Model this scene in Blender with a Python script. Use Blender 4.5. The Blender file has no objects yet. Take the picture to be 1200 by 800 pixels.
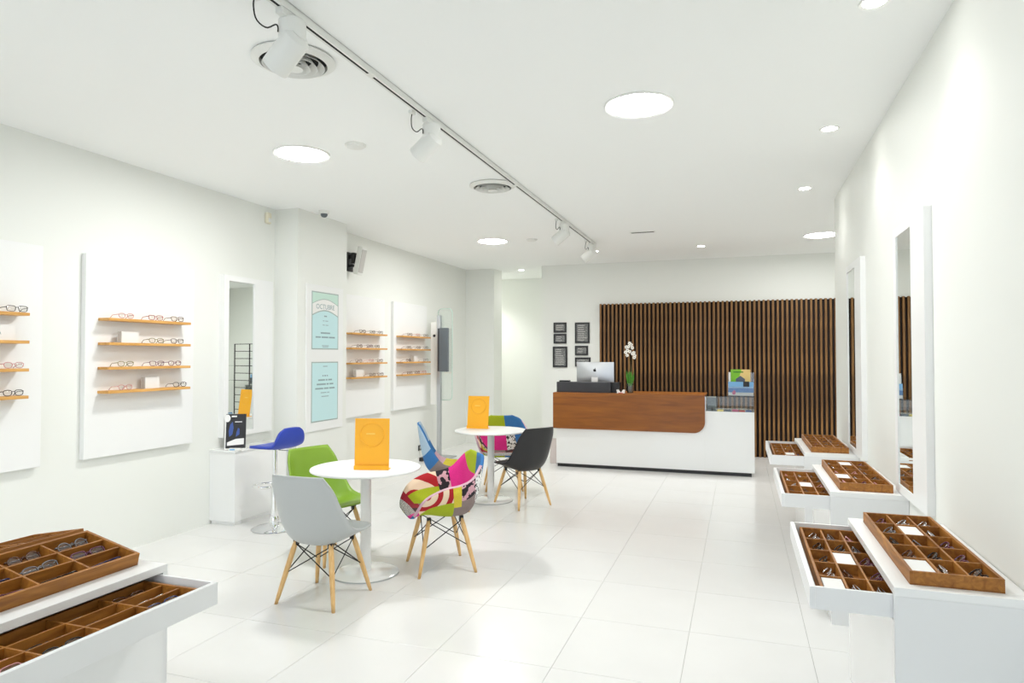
import bpy, bmesh, math, random
from mathutils import Vector, Matrix
R = random.Random(7)
PI = math.pi
SC = bpy.context.scene
COL = SC.collection

# ------------------------------------------------------------------ camera, world, exposure
cam_d = bpy.data.cameras.new('camera')
cam_d.sensor_width = 36.0
cam_d.lens = 36.0 * 775.0 / 1200.0
cam = bpy.data.objects.new('camera', cam_d)
COL.objects.link(cam)
cam.location = (0, 0, 1.5)
cam.rotation_euler = (PI / 2 + math.atan(17.0 / 775.0), 0, math.radians(19.0))
SC.camera = cam
SC.view_settings.view_transform = 'Standard'
SC.view_settings.look = 'None'
SC.view_settings.exposure = 0.68
SC.view_settings.gamma = 1.0
SC.view_settings.use_curve_mapping = False
W = bpy.data.worlds.new('world')
SC.world = W
W.use_nodes = True
W.node_tree.nodes['Background'].inputs[0].default_value = (0.79, 0.87, 1.0, 1)   # overcast daylight outside
W.node_tree.nodes['Background'].inputs[1].default_value = 1.9
SC.cycles.max_bounces = 12
SC.cycles.diffuse_bounces = 6
SC.cycles.transparent_max_bounces = 24
PANEL_E = 66.0      # ceiling panel emission
SPOT_W = 5.0       # recessed downlight
TRACK_W = 7.0      # track spot

# ------------------------------------------------------------------ materials
def mat(name, col, rough=0.5, metal=0.0, coat=0.0, bump=0.0, bscale=200, var=0.0, vscale=6.0, spec=0.5):
    m = bpy.data.materials.new(name); m.use_nodes = True
    nt = m.node_tree; b = nt.nodes['Principled BSDF']
    c = tuple(col) + (1,)
    b.inputs['Base Color'].default_value = c
    b.inputs['Roughness'].default_value = rough
    b.inputs['Metallic'].default_value = metal
    b.inputs['Coat Weight'].default_value = coat
    b.inputs['Coat Roughness'].default_value = 0.08
    b.inputs['Specular IOR Level'].default_value = spec
    tc = nt.nodes.new('ShaderNodeTexCoord')
    if var > 0:
        n = nt.nodes.new('ShaderNodeTexNoise'); n.inputs['Scale'].default_value = vscale
        n.inputs['Detail'].default_value = 4
        r = nt.nodes.new('ShaderNodeValToRGB')
        r.color_ramp.elements[0].position = 0.3; r.color_ramp.elements[1].position = 0.7
        r.color_ramp.elements[0].color = tuple(x * (1 - var) for x in col) + (1,)
        r.color_ramp.elements[1].color = tuple(min(1, x * (1 + var)) for x in col) + (1,)
        nt.links.new(tc.outputs['Object'], n.inputs['Vector'])
        nt.links.new(n.outputs['Fac'], r.inputs[0]); nt.links.new(r.outputs[0], b.inputs['Base Color'])
    if bump > 0:
        n = nt.nodes.new('ShaderNodeTexNoise'); n.inputs['Scale'].default_value = bscale
        bp = nt.nodes.new('ShaderNodeBump'); bp.inputs['Strength'].default_value = bump
        bp.inputs['Distance'].default_value = 0.002
        nt.links.new(tc.outputs['Object'], n.inputs['Vector'])
        nt.links.new(n.outputs['Fac'], bp.inputs['Height']); nt.links.new(bp.outputs['Normal'], b.inputs['Normal'])
    return m

def wood(name, dark, light, axis='Y', scale=8.0, rough=0.45, coat=0.0):
    m = bpy.data.materials.new(name); m.use_nodes = True
    nt = m.node_tree; b = nt.nodes['Principled BSDF']
    b.inputs['Roughness'].default_value = rough
    b.inputs['Coat Weight'].default_value = coat
    tc = nt.nodes.new('ShaderNodeTexCoord'); mp = nt.nodes.new('ShaderNodeMapping')
    s = {'X': (0.12, 1, 1), 'Y': (1, 0.12, 1), 'Z': (1, 1, 0.12)}[axis]
    mp.inputs['Scale'].default_value = tuple(x * scale for x in s)
    n = nt.nodes.new('ShaderNodeTexNoise'); n.inputs['Scale'].default_value = 3.0
    n.inputs['Detail'].default_value = 8; n.inputs['Distortion'].default_value = 0.8
    r = nt.nodes.new('ShaderNodeValToRGB')
    r.color_ramp.elements[0].position = 0.3; r.color_ramp.elements[1].position = 0.72
    r.color_ramp.elements[0].color = tuple(dark) + (1,); r.color_ramp.elements[1].color = tuple(light) + (1,)
    nt.links.new(tc.outputs['Object'], mp.inputs[0]); nt.links.new(mp.outputs[0], n.inputs['Vector'])
    nt.links.new(n.outputs['Fac'], r.inputs[0]); nt.links.new(r.outputs[0], b.inputs['Base Color'])
    bp = nt.nodes.new('ShaderNodeBump'); bp.inputs['Strength'].default_value = 0.15; bp.inputs['Distance'].default_value = 0.001
    nt.links.new(n.outputs['Fac'], bp.inputs['Height']); nt.links.new(bp.outputs['Normal'], b.inputs['Normal'])
    return m

def emit(name, col, strength):
    m = bpy.data.materials.new(name); m.use_nodes = True
    nt = m.node_tree; nt.nodes.clear()
    o = nt.nodes.new('ShaderNodeOutputMaterial'); e = nt.nodes.new('ShaderNodeEmission')
    e.inputs[0].default_value = tuple(col) + (1,); e.inputs[1].default_value = strength
    nt.links.new(e.outputs[0], o.inputs[0])
    return m

def glass(name, tint=(1, 1, 1), gloss=0.12, rough=0.02):
    m = bpy.data.materials.new(name); m.use_nodes = True
    nt = m.node_tree; nt.nodes.clear()
    o = nt.nodes.new('ShaderNodeOutputMaterial'); t = nt.nodes.new('ShaderNodeBsdfTransparent')
    g = nt.nodes.new('ShaderNodeBsdfGlossy'); mx = nt.nodes.new('ShaderNodeMixShader')
    t.inputs[0].default_value = tuple(tint) + (1,); g.inputs['Roughness'].default_value = rough
    fr = nt.nodes.new('ShaderNodeFresnel'); fr.inputs[0].default_value = 1.45
    ad = nt.nodes.new('ShaderNodeMath'); ad.operation = 'MULTIPLY_ADD'
    ad.inputs[1].default_value = 0.9; ad.inputs[2].default_value = gloss * 0.3; ad.use_clamp = True
    nt.links.new(fr.outputs[0], ad.inputs[0]); nt.links.new(ad.outputs[0], mx.inputs[0])
    nt.links.new(t.outputs[0], mx.inputs[1]); nt.links.new(g.outputs[0], mx.inputs[2]); nt.links.new(mx.outputs[0], o.inputs[0])
    return m

def two_tone(name, a, b, kind, scale, rough=0.8, thresh=0.5, vec=(1, 1, 1)):
    """printed fabric / print: two colours switched by a procedural texture"""
    m = bpy.data.materials.new(name); m.use_nodes = True
    nt = m.node_tree; p = nt.nodes['Principled BSDF']; p.inputs['Roughness'].default_value = rough
    tc = nt.nodes.new('ShaderNodeTexCoord'); mp = nt.nodes.new('ShaderNodeMapping'); mp.inputs['Scale'].default_value = vec
    nt.links.new(tc.outputs['Object'], mp.inputs[0])
    if kind == 'rings':
        t = nt.nodes.new('ShaderNodeTexWave'); t.wave_type = 'RINGS'; t.rings_direction = 'SPHERICAL'
        t.inputs['Scale'].default_value = scale; t.inputs['Distortion'].default_value = 1.2; t.inputs['Detail'].default_value = 0
        mp.inputs['Location'].default_value = (0.28, -0.16, -0.58)
        src = t.outputs['Fac']; thresh = 0.55
    elif kind == 'stripes':
        t = nt.nodes.new('ShaderNodeTexWave'); t.inputs['Scale'].default_value = scale; src = t.outputs['Fac']
    elif kind == 'checks':
        t = nt.nodes.new('ShaderNodeTexChecker'); t.inputs['Scale'].default_value = scale; src = t.outputs['Fac']
    else:
        t = nt.nodes.new('ShaderNodeTexNoise'); t.inputs['Scale'].default_value = scale; t.inputs['Detail'].default_value = 2
        src = t.outputs['Fac']
    nt.links.new(mp.outputs[0], t.inputs['Vector'])
    r = nt.nodes.new('ShaderNodeValToRGB'); r.color_ramp.interpolation = 'CONSTANT'
    r.color_ramp.elements[0].color = tuple(a) + (1,); r.color_ramp.elements[1].color = tuple(b) + (1,)
    r.color_ramp.elements[1].position = thresh
    nt.links.new(src, r.inputs[0]); nt.links.new(r.outputs[0], p.inputs['Base Color'])
    return m

def S(r, g, b):     # sRGB 0-255 -> linear
    f = lambda c: (c / 255 / 12.92) if c / 255 <= 0.04045 else ((c / 255 + 0.055) / 1.055) ** 2.4
    return (f(r), f(g), f(b))

M = {}
M['wall'] = mat('wall_paint', S(234, 236, 231), 0.55, bump=0.05, bscale=120)
M['ceil'] = mat('ceiling_paint', S(250, 252, 251), 0.8)
M['tile'] = mat('porcelain_tile', S(227, 227, 225), 0.2, var=0.02, vscale=2.2, bump=0.02, bscale=40)
M['grout'] = mat('grout', S(196, 196, 190), 0.8)
M['lacquer'] = mat('white_gloss_lacquer', S(240, 241, 240), 0.12, coat=0.6)
M['satin'] = mat('white_satin', S(238, 239, 238), 0.35)
M['console'] = mat('console_white_shaded', S(230, 231, 231), 0.35)  # side faces a greyer white than the top slab, shade put into the colour
M['plast'] = mat('white_plastic', S(232, 233, 229), 0.4)
M['traywood'] = wood('tray_wood', S(130, 78, 20), S(180, 120, 46), 'Y', 14, 0.5)
M['trayin'] = wood('tray_wood_inside', S(120, 70, 10), S(152, 94, 22), 'Y', 14, 0.55)
M['shelfwood'] = wood('light_oak', S(196, 140, 66), S(222, 172, 98), 'Y', 10, 0.5)
M['legwood'] = wood('beech_leg', S(214, 168, 104), S(236, 198, 140), 'Z', 20, 0.45)
M['slat'] = wood('walnut_slat', S(86, 57, 25), S(148, 106, 56), 'Z', 9, 0.55)
M['slatback'] = mat('dark_backing', S(34, 22, 15), 0.8, var=0.2, vscale=20)
M['counterwood'] = wood('cherry_veneer', S(122, 66, 8), S(156, 92, 22), 'X', 5, 0.4, coat=0.05)
M['black'] = mat('black_plastic', S(28, 28, 30), 0.4)
M['charcoal'] = mat('charcoal_laminate', S(52, 53, 58), 0.5)
M['wire'] = mat('black_wire', S(24, 24, 24), 0.4, 0.3)
M['chrome'] = mat('chrome', (0.86, 0.87, 0.88), 0.06, 1.0)
M['steel'] = mat('brushed_steel', (0.55, 0.57, 0.59), 0.3, 1.0)
M['alu'] = mat('aluminium_back', S(196, 198, 200), 0.32, 0.85)
M['greyshell'] = mat('grey_shell', S(184, 188, 188), 0.45)
M['greenshell'] = mat('green_shell', S(128, 164, 48), 0.4)
M['blackshell'] = mat('black_shell', S(34, 34, 36), 0.42)
M['blueshell'] = mat('blue_seat', S(44, 68, 176), 0.45)
M['orange'] = mat('amber_acrylic', S(250, 178, 20), 0.4)
M['orangelt'] = mat('amber_acrylic_print', S(255, 205, 90), 0.5)
M['mirror'] = mat('mirror_silver', (0.87, 0.91, 0.89), 0.01, 1.0)
M['glass'] = glass('clear_glass', (0.96, 0.985, 0.975), 0.15)
M['winglass'] = glass('window_glass', (0.98, 0.98, 0.98), 0.05)
M['acrylic'] = glass('clear_acrylic', (0.97, 0.98, 0.98), 0.1)
M['slab'] = mat('slate_grey_plastic', S(96, 104, 110), 0.4)
M['paper'] = mat('white_card', S(236, 236, 234), 0.6)
M['greycard'] = mat('grey_card', S(196, 194, 190), 0.6)
M['ink'] = mat('grey_ink', S(142, 164, 168), 0.7)
M['teal'] = mat('mint_print', S(196, 224, 212), 0.5)
M['aqua'] = mat('aqua_print', S(196, 228, 231), 0.5)
M['edge'] = mat('grey_green_edge', S(160, 176, 172), 0.5)
M['panel_e'] = emit('led_panel', (1.0, 0.995, 0.985), PANEL_E)
M['spot_e'] = emit('led_spot', (1.0, 0.98, 0.94), 30.0)
M['tint'] = glass('lens_clear', (0.86, 0.84, 0.82), 0.3)
M['tintdark'] = glass('lens_smoke', (0.45, 0.42, 0.42), 0.3)
M['leaf'] = mat('green_leaf', S(70, 140, 40), 0.5, var=0.25, vscale=30)
M['petal'] = mat('white_petal', S(250, 248, 240), 0.5)
M['stem'] = mat('brown_green_stem', S(86, 80, 44), 0.6)
M['moss'] = mat('grey_pebbles', S(112, 108, 98), 0.8, var=0.3, vscale=90)
M['red'] = mat('red_print', S(200, 40, 50), 0.5)
M['magentap'] = mat('magenta_print', S(200, 60, 120), 0.5)
M['yellowp'] = mat('yellow_print', S(240, 214, 110), 0.5)
M['limep'] = mat('lime_print', S(128, 196, 44), 0.5)
M['sandp'] = mat('sand_print', S(238, 206, 132), 0.5)
M['bluep'] = mat('sea_blue_print', S(40, 122, 196), 0.5)
M['skyp'] = mat('sky_blue_print', S(128, 184, 230), 0.5)
M['navyp'] = mat('navy_print', S(52, 80, 150), 0.4)
M['greyp'] = mat('slate_print', S(96, 104, 120), 0.5)
M['board'] = two_tone('grey_notice_print', S(92, 94, 94), S(150, 152, 150), 'noise', 60, 0.6, 0.52, (1, 1, 3))
M['pink'] = mat('bin_pale_pink', S(214, 204, 200), 0.4)
M['cream'] = mat('cream_plastic', S(232, 226, 204), 0.5)
M['dark'] = mat('gap_shade', S(30, 32, 34), 0.8)  # near-black colour standing in for shade inside slots and openings
# patchwork fabrics
def fab(n, r, g, b): return mat('fabric_' + n, S(r, g, b), 0.9, bump=0.4, bscale=500, var=0.12, vscale=220)
P = [fab('lime', 162, 178, 26), fab('magenta', 220, 42, 138), fab('blue', 52, 112, 172), fab('taupe', 138, 122, 118),
     two_tone('fabric_red_rings', S(232, 208, 180), S(172, 24, 34), 'rings', 4.5, 0.9),
     two_tone('fabric_houndstooth', S(225, 222, 216), S(50, 46, 48), 'stripes', 45, 0.9, 0.5, (1, 0.6, 1)),
     two_tone('fabric_dark_floral', S(206, 160, 170), S(36, 30, 38), 'noise', 22, 0.9, 0.48),
     two_tone('fabric_scribble', S(232, 232, 230), S(40, 42, 46), 'noise', 55, 0.9, 0.55),
     fab('dark_red', 150, 24, 44), fab('orange', 226, 132, 60), fab('maroon', 76, 44, 46), fab('lilac', 206, 168, 182),
     fab('pale_blue', 168, 192, 212), fab('yellow', 214, 196, 60)]
LIME, MAG, BLUE, TAUPE, RINGS, HOUND, FLOR, SCRIB, DRED, ORNG, MAROON, LILAC, PALEB, YELL = range(14)

# ------------------------------------------------------------------ mesh helpers
def link(name, bm, m, parent=None, smooth=False, loc=None):
    me = bpy.data.meshes.new(name)
    if loc is not None: bmesh.ops.translate(bm, verts=bm.verts, vec=-Vector(loc))
    bm.normal_update(); bm.to_mesh(me); bm.free()
    if smooth:
        for p in me.polygons: p.use_smooth = True
    for mm in (m if isinstance(m, (list, tuple)) else [m]): me.materials.append(mm)
    o = bpy.data.objects.new(name, me); COL.objects.link(o)
    if parent is not None: o.parent = parent
    elif loc is not None: o.location = loc
    return o

def autosmooth(o, deg=35):
    me = o.data
    for p in me.polygons: p.use_smooth = True
    bm = bmesh.new(); bm.from_mesh(me)
    for e in bm.edges:
        if len(e.link_faces) == 2 and e.calc_face_angle(0) > math.radians(deg): e.smooth = False
    bm.to_mesh(me); bm.free()
    return o

def N(): return bmesh.new()

def box(bm, x0, x1, y0, y1, z0, z1, bev=0.0):
    r = bmesh.ops.create_cube(bm, size=1.0)
    vs = r['verts']
    bmesh.ops.scale(bm, verts=vs, vec=(x1 - x0, y1 - y0, z1 - z0))
    bmesh.ops.translate(bm, verts=vs, vec=((x0 + x1) / 2, (y0 + y1) / 2, (z0 + z1) / 2))
    if bev > 0:
        es = {e for v in vs for e in v.link_edges}
        bmesh.ops.bevel(bm, geom=list(es), offset=bev, segments=2, affect='EDGES', profile=0.5)
    return bm

def ring_frame(d):
    d = Vector(d).normalized()
    a = Vector((0, 0, 1)) if abs(d.z) < 0.9 else Vector((1, 0, 0))
    u = d.cross(a).normalized(); return u, d.cross(u).normalized()

def cone(bm, p0, p1, r0, r1, seg=16, caps=True):
    p0, p1 = Vector(p0), Vector(p1); u, v = ring_frame(p1 - p0)
    a = [bm.verts.new(p0 + (u * math.cos(t) + v * math.sin(t)) * r0) for t in [2 * PI * i / seg for i in range(seg)]]
    b = [bm.verts.new(p1 + (u * math.cos(t) + v * math.sin(t)) * r1) for t in [2 * PI * i / seg for i in range(seg)]]
    for i in range(seg): bm.faces.new((a[i], a[(i + 1) % seg], b[(i + 1) % seg], b[i]))
    if caps: bm.faces.new(a[::-1]); bm.faces.new(b)
    bmesh.ops.recalc_face_normals(bm, faces=bm.faces)
    return bm

def tube(bm, pts, r, seg=8, closed=False):
    pts = [Vector(p) for p in pts]; n = len(pts); rings = []
    for i, p in enumerate(pts):
        if closed: d = pts[(i + 1) % n] - pts[i - 1]
        else: d = pts[min(i + 1, n - 1)] - pts[max(i - 1, 0)]
        d.normalize()
        if i == 0: u, v = ring_frame(d)
        else:
            u = (u - d * u.dot(d)).normalized(); v = d.cross(u)
        rr = r[i] if isinstance(r, (list, tuple)) else r
        rings.append([bm.verts.new(p + (u * math.cos(2 * PI * k / seg) + v * math.sin(2 * PI * k / seg)) * rr) for k in range(seg)])
    m = n if closed else n - 1
    for i in range(m):
        a, b = rings[i], rings[(i + 1) % n]
        for k in range(seg): bm.faces.new((a[k], a[(k + 1) % seg], b[(k + 1) % seg], b[k]))
    if not closed: bm.faces.new(rings[0][::-1]); bm.faces.new(rings[-1])
    bmesh.ops.recalc_face_normals(bm, faces=bm.faces)
    return bm

def lathe(bm, prof, seg=32, c=(0, 0, 0)):
    rings = []
    for r, z in prof:
        if r < 1e-6: rings.append([bm.verts.new((c[0], c[1], c[2] + z))])
        else: rings.append([bm.verts.new((c[0] + r * math.cos(2 * PI * k / seg), c[1] + r * math.sin(2 * PI * k / seg), c[2] + z)) for k in range(seg)])
    for a, b in zip(rings, rings[1:]):
        for k in range(seg):
            k2 = (k + 1) % seg
            if len(a) == 1 and len(b) == 1: continue
            if len(a) == 1: bm.faces.new((a[0], b[k], b[k2]))
            elif len(b) == 1: bm.faces.new((a[k], b[0], a[k2]))
            else: bm.faces.new((a[k], b[k], b[k2], a[k2]))
    bmesh.ops.recalc_face_normals(bm, faces=bm.faces)
    return bm

def prism(bm, pts, fn, t0, t1):
    """extrude a 2-D outline; fn(a, b, t) -> 3-D point"""
    a = [bm.verts.new(fn(p[0], p[1], t0)) for p in pts]; b = [bm.verts.new(fn(p[0], p[1], t1)) for p in pts]
    n = len(pts); bm.faces.new(a[::-1]); bm.faces.new(b)
    for i in range(n): bm.faces.new((a[i], a[(i + 1) % n], b[(i + 1) % n], b[i]))
    bmesh.ops.recalc_face_normals(bm, faces=bm.faces)
    return bm

def spline(pts, n):
    """Catmull-Rom through tuples, n samples"""
    out = []; k = len(pts) - 1
    for i in range(n):
        t = i / (n - 1) * k; j = min(int(t), k - 1); f = t - j
        p0, p1, p2, p3 = pts[max(j - 1, 0)], pts[j], pts[j + 1], pts[min(j + 2, k)]
        out.append(tuple(0.5 * ((2 * b) + (-a + c) * f + (2 * a - 5 * b + 4 * c - d) * f * f + (-a + 3 * b - 3 * c + d) * f ** 3)
                         for a, b, c, d in zip(p0, p1, p2, p3)))
    return out

def text_bm(body, size, depth=0.0006):
    cu = bpy.data.curves.new('lettering', 'FONT'); cu.body = body; cu.size = size; cu.extrude = depth / 2
    cu.align_x = 'CENTER'; cu.align_y = 'CENTER'; cu.resolution_u = 3
    o = bpy.data.objects.new('lettering', cu); COL.objects.link(o)
    dg = bpy.context.evaluated_depsgraph_get()
    me = bpy.data.meshes.new_from_object(o.evaluated_get(dg))
    bm = N(); bm.from_mesh(me)
    bpy.data.objects.remove(o); bpy.data.curves.remove(cu); bpy.data.meshes.remove(me)
    return bm

def thing(name, label, cat, loc=(0, 0, 0), rz=0.0, group=None):
    o = bpy.data.objects.new(name, None); COL.objects.link(o)
    o.empty_display_size = 0.05; o.location = loc; o.rotation_euler = (0, 0, rz)
    o['label'] = label; o['category'] = cat
    if group: o['group'] = group
    return o

def tag(o, label, cat, group=None):
    o['label'] = label; o['category'] = cat
    if group: o['group'] = group
    return o

def dup(root, loc=None, rz=None, label=None, group=None):
    r = root.copy(); COL.objects.link(r)
    if loc is not None: r.location = loc
    if rz is not None: r.rotation_euler = (0, 0, rz)
    if label: r['label'] = label
    if group: r['group'] = group
    for ch in list(root.children):
        c = ch.copy(); COL.objects.link(c); c.parent = r
        for g in list(ch.children):
            d = g.copy(); COL.objects.link(d); d.parent = c
    return r

def struct(name, bm, m, parent=None):
    o = link(name, bm, m, parent)
    o['kind'] = 'structure'
    return o

# ------------------------------------------------------------------ room shell
XL, XR, YB, H, YF = -4.5, 0.865, 10.55, 3.0, -2.6
fl = struct('floor', box(N(), -6.2, 3.3, YF - 0.2, 13.2, -0.12, -0.004), M['grout'])
tb = box(N(), 0.001, 0.599, 0.001, 0.644, -0.0045, 0.0, 0.0008)
tmesh = None
for i in range(-8, 7):
    for j in range(-4, 15):
        x = -0.87 + 0.6 * i; y = 3.75 + 0.645 * (j - 4)
        if x < -5.1 or x > 3.0 or y < -1.6 or (y > 10.7 and not -4.2 < x < -3.0): continue
        if x > 0.9 and y < 6.5: continue
        if tmesh is None:
            o = link('tile', tb, M['tile'], fl); tmesh = o.data
        else:
            o = bpy.data.objects.new('tile', tmesh); COL.objects.link(o); o.parent = fl
        o.location = (x, y, 0)
struct('ceiling', box(N(), -6.2, 3.3, YF - 0.2, 13.2, H, H + 0.15), M['ceil'])
# left wall with its pilaster
wl = struct('wall_left', box(N(), XL - 0.15, XL, YF, 11.0, 0, H), M['wall'])
struct('trim_pilaster', box(N(), XL, -4.22, 5.60, 6.48, 0, H), M['wall'])
struct('trim_pier', box(N(), XL, -3.98, 10.6, 11.0, 0, H), M['wall'])
struct('wall_back', box(N(), -3.108, 3.15, YB, YB + 0.15, 0, H), M['wall'])
struct('wall_passage_back', box(N(), -6.2, -2.9, 12.2, 12.35, 0, H), M['wall'])
struct('wall_passage_right', box(N(), -3.108, -2.96, YB + 0.15, 12.2, 0, H), M['wall'])
struct('wall_passage_left', box(N(), -6.2, -6.05, 10.85, 12.2, 0, H), M['wall'])
struct('wall_passage_front', box(N(), -6.05, XL - 0.15, 10.85, 11.0, 0, H), M['wall'])
struct('wall_right', box(N(), XR, XR + 0.14, YF, 6.95, 0, H), M['wall'])
struct('wall_recess_front', box(N(), XR + 0.14, 3.0, 6.81, 6.95, 0, H), M['wall'])
struct('wall_recess_right', box(N(), 3.0, 3.15, 6.81, YB, 0, H), M['wall'])
b = N()
box(b, XL - 0.15, -4.2, YF - 0.15, YF, 0, H); box(b, 0.6, XR + 0.14, YF - 0.15, YF, 0, H)
box(b, -4.2, 0.6, YF - 0.15, YF, 2.75, H)
struct('wall_front', b, M['wall'])
win = thing('window_1', '', ''); del win['label']; del win['category']; win['kind'] = 'structure'
win.location = (-1.8, YF - 0.08, 0)
wb = N()
for x in (-4.2, -3.03, -1.83, -0.63, 0.54): box(wb, x, x + 0.06, YF - 0.11, YF - 0.05, 0, 2.75)
box(wb, -4.2, 0.6, YF - 0.11, YF - 0.05, 2.69, 2.75); box(wb, -4.2, 0.6, YF - 0.11, YF - 0.05, 0, 0.06)
o = link('window_frame', wb, M['satin'], win, loc=win.location)
for x in (-4.14, -2.97, -1.77, -0.57):
    link('pane', box(N(), x, x + 1.14, YF - 0.085, YF - 0.075, 0.06, 2.69), M['winglass'], win, loc=win.location)
# pavement in front of the shop window
struct('trim_pavement', box(N(), -14, 10, YF - 14, YF - 0.2, -0.12, -0.02), M['grout'])

# ------------------------------------------------------------------ slatted cladding on the back wall
SL = thing('slat_cladding', 'dark brown vertical wooden slat cladding on the back wall behind the counter', 'wall cladding', (-2.131, YB, 0))
link('backing_board', box(N(), -2.131, 1.41, YB - 0.02, YB, 0, 2.325), M['slatback'], SL, loc=SL.location)
sm = None; k = 0; x = -2.125
while x < 1.40:
    if sm is None:
        o = link('slat', box(N(), 0, 0.03, -0.066, -0.02, 0.0, 2.335, 0.002), M['slat'], SL); sm = o.data
    else:
        o = bpy.data.objects.new('slat', sm); COL.objects.link(o); o.parent = SL
    o.location = (x + 2.131, 0, 0); x += 0.0645

# ------------------------------------------------------------------ ceiling fittings
def spot_lamp(name, loc, aim, watt, size_deg, blend, rad, parent=None):
    l = bpy.data.lights.new(name, 'SPOT'); l.energy = watt; l.spot_size = math.radians(size_deg); l.spot_blend = blend
    l.shadow_soft_size = rad; l.color = (1.0, 0.985, 0.96)
    o = bpy.data.objects.new(name, l); COL.objects.link(o); o.location = loc
    o.rotation_euler = (Vector(aim)).to_track_quat('-Z', 'Y').to_euler()
    if parent: o.parent = parent
    return o

def panel_light(x, y, label, r=0.205):
    t = thing('ceiling_panel_light', label, 'ceiling light', (x, y, H), group='round ceiling panel lights')
    autosmooth(link('rim', lathe(N(), [(r - 0.022, 0.0), (r - 0.022, -0.008), (r - 0.004, -0.012), (r, -0.004), (r, 0.0)], 40), M['plast'], t))
    link('diffuser', lathe(N(), [(0, -0.006), (r - 0.02, -0.006), (r - 0.02, -0.001)], 40), M['panel_e'], t)
    return t
panel_light(-0.56, 3.95, 'large round glowing ceiling panel right of the track')
panel_light(-3.06, 4.1, 'large round glowing ceiling panel left of the track')
panel_light(-3.04, 8.05, 'small looking round ceiling panel beyond the second air diffuser, left of track')
panel_light(0.96, 8.95, 'round ceiling panel half hidden by the right wall corner')
panel_light(-3.06, 0.0, 'round ceiling panel behind the camera, nearer the left wall')

def downlight(x, y, label, power=1.0):
    t = thing('downlight', label, 'downlight', (x, y, H), group='small recessed downlights')
    r = 0.062
    autosmooth(link('rim', lathe(N(), [(r - 0.016, 0.0), (r - 0.016, -0.003), (r - 0.002, -0.006), (r, 0.0)], 28), M['plast'], t))
    link('lens', lathe(N(), [(0, -0.002), (r - 0.015, -0.002), (r - 0.015, -0.0005)], 28), M['spot_e'], t)
    spot_lamp('lamp', (0, 0, -0.03), (0, 0, -1), SPOT_W * power, 120, 0.9, 0.045, t)
    return t
downlight(0.55, 3.12, 'small downlight cut by the top edge of the photo')
downlight(0.57, 4.78, 'small downlight on ceiling near the right wall, second from the front')
downlight(0.56, 6.42, 'small downlight near the end corner of the right wall')
downlight(-0.49, 9.35, 'small downlight above the counter, before the slat cladding', 8.0)
downlight(-1.95, 9.3, 'small downlight beside the far end of the track', 6.0)
downlight(-3.6, 10.95, 'downlight in the passage at the far left')
downlight(2.2, 9.3, 'small unseen downlight added behind the right wall corner to brighten the far end', 7.0)  # out-of-view lamp added to brighten the far end
spot_lamp('lamp', (-5.2, 11.6, 2.9), (0, 0, -1), 60, 140, 0.5, 0.1)  # unseen bare spot without a fitting, brightens the passage

def air_diffuser(x, y, label):
    t = thing('air_diffuser', label, 'air vent', (x, y, H), group='round ceiling air diffusers')
    autosmooth(link('flange', lathe(N(), [(0.165, -0.001), (0.20, -0.004), (0.205, -0.012), (0.165, -0.03), (0.162, -0.001)], 40), M['plast'], t))
    link('throat', lathe(N(), [(0, -0.0015), (0.164, -0.0015), (0.164, -0.003), (0, -0.003)], 40), M['dark'], t)
    for r0, r1, z in ((0.12, 0.15, -0.038), (0.085, 0.115, -0.044), (0.05, 0.08, -0.05)):
        autosmooth(link('ring', lathe(N(), [(r0, -0.008), (r1, z), (r1 + 0.002, z), (r0 + 0.006, -0.008), (r0, -0.008)], 40), M['plast'], t))
    autosmooth(link('centre_cone', lathe(N(), [(0, -0.004), (0.012, -0.006), (0.045, -0.054), (0, -0.054)], 32), M['plast'], t))
    return t
air_diffuser(-2.12, 2.77, 'round louvred air diffuser behind the nearest track spotlight')
air_diffuser(-2.04, 5.4, 'round louvred air diffuser beside the middle of the track')

def detector(x, y, label, r):
    t = thing('smoke_detector', label, 'detector', (x, y, H), group='flat white ceiling discs')
    autosmooth(link('base', lathe(N(), [(0, 0), (r, 0), (r, -0.008), (0, -0.008)], 28), M['plast'], t))
    autosmooth(link('cover', lathe(N(), [(0, -0.008), (r * 0.86, -0.008), (r * 0.8, -0.02), (r * 0.5, -0.026), (0, -0.027)], 28), M['plast'], t))
detector(-2.57, 4.05, 'flat white disc on ceiling beside the left panel light', 0.075)
detector(-2.52, 8.1, 'flat white disc on ceiling right of the far panel light', 0.075)
t = thing('slot_vent', 'narrow dark slot vent in the ceiling before the counter', 'air vent', (-1.1, 8.05, H))
link('frame', box(N(), -0.15, 0.15, -0.035, 0.035, -0.006, 0, 0.002), M['plast'], t)
for dy in (-0.015, 0.0, 0.015): link('slot', box(N(), -0.135, 0.135, dy - 0.004, dy + 0.004, -0.0075, -0.004), M['dark'], t)

# track and its four spotlights
TX = -1.815
tr = thing('lighting_track', 'white ceiling track with a dark slot running towards the counter', 'light track', (TX, 2.0, H))
for y0, y1 in ((1.6, 2.99), (3.01, 5.35), (5.37, 8.6)):
    bm = N()
    box(bm, TX - 0.02, TX - 0.007, y0, y1, H - 0.034, H - 0.001); box(bm, TX + 0.007, TX + 0.02, y0, y1, H - 0.034, H - 0.001)
    box(bm, TX - 0.02, TX + 0.02, y0, y1, H - 0.008, H - 0.001)
    rail = link('rail', bm, M['plast'], tr, loc=tr.location)
    link('slot', box(N(), TX - 0.007, TX + 0.007, y0 + 0.01, y1 - 0.01, H - 0.0335, H - 0.012), M['dark'], rail, loc=tr.location)  # dark strip fills the groove, painting in its shade
for y in (3.0, 5.36, 8.615):
    link('joint', box(N(), TX - 0.021, TX + 0.021, y - 0.025, y + 0.025, H - 0.036, H - 0.001, 0.003), M['plast'], tr, loc=tr.location)

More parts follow.
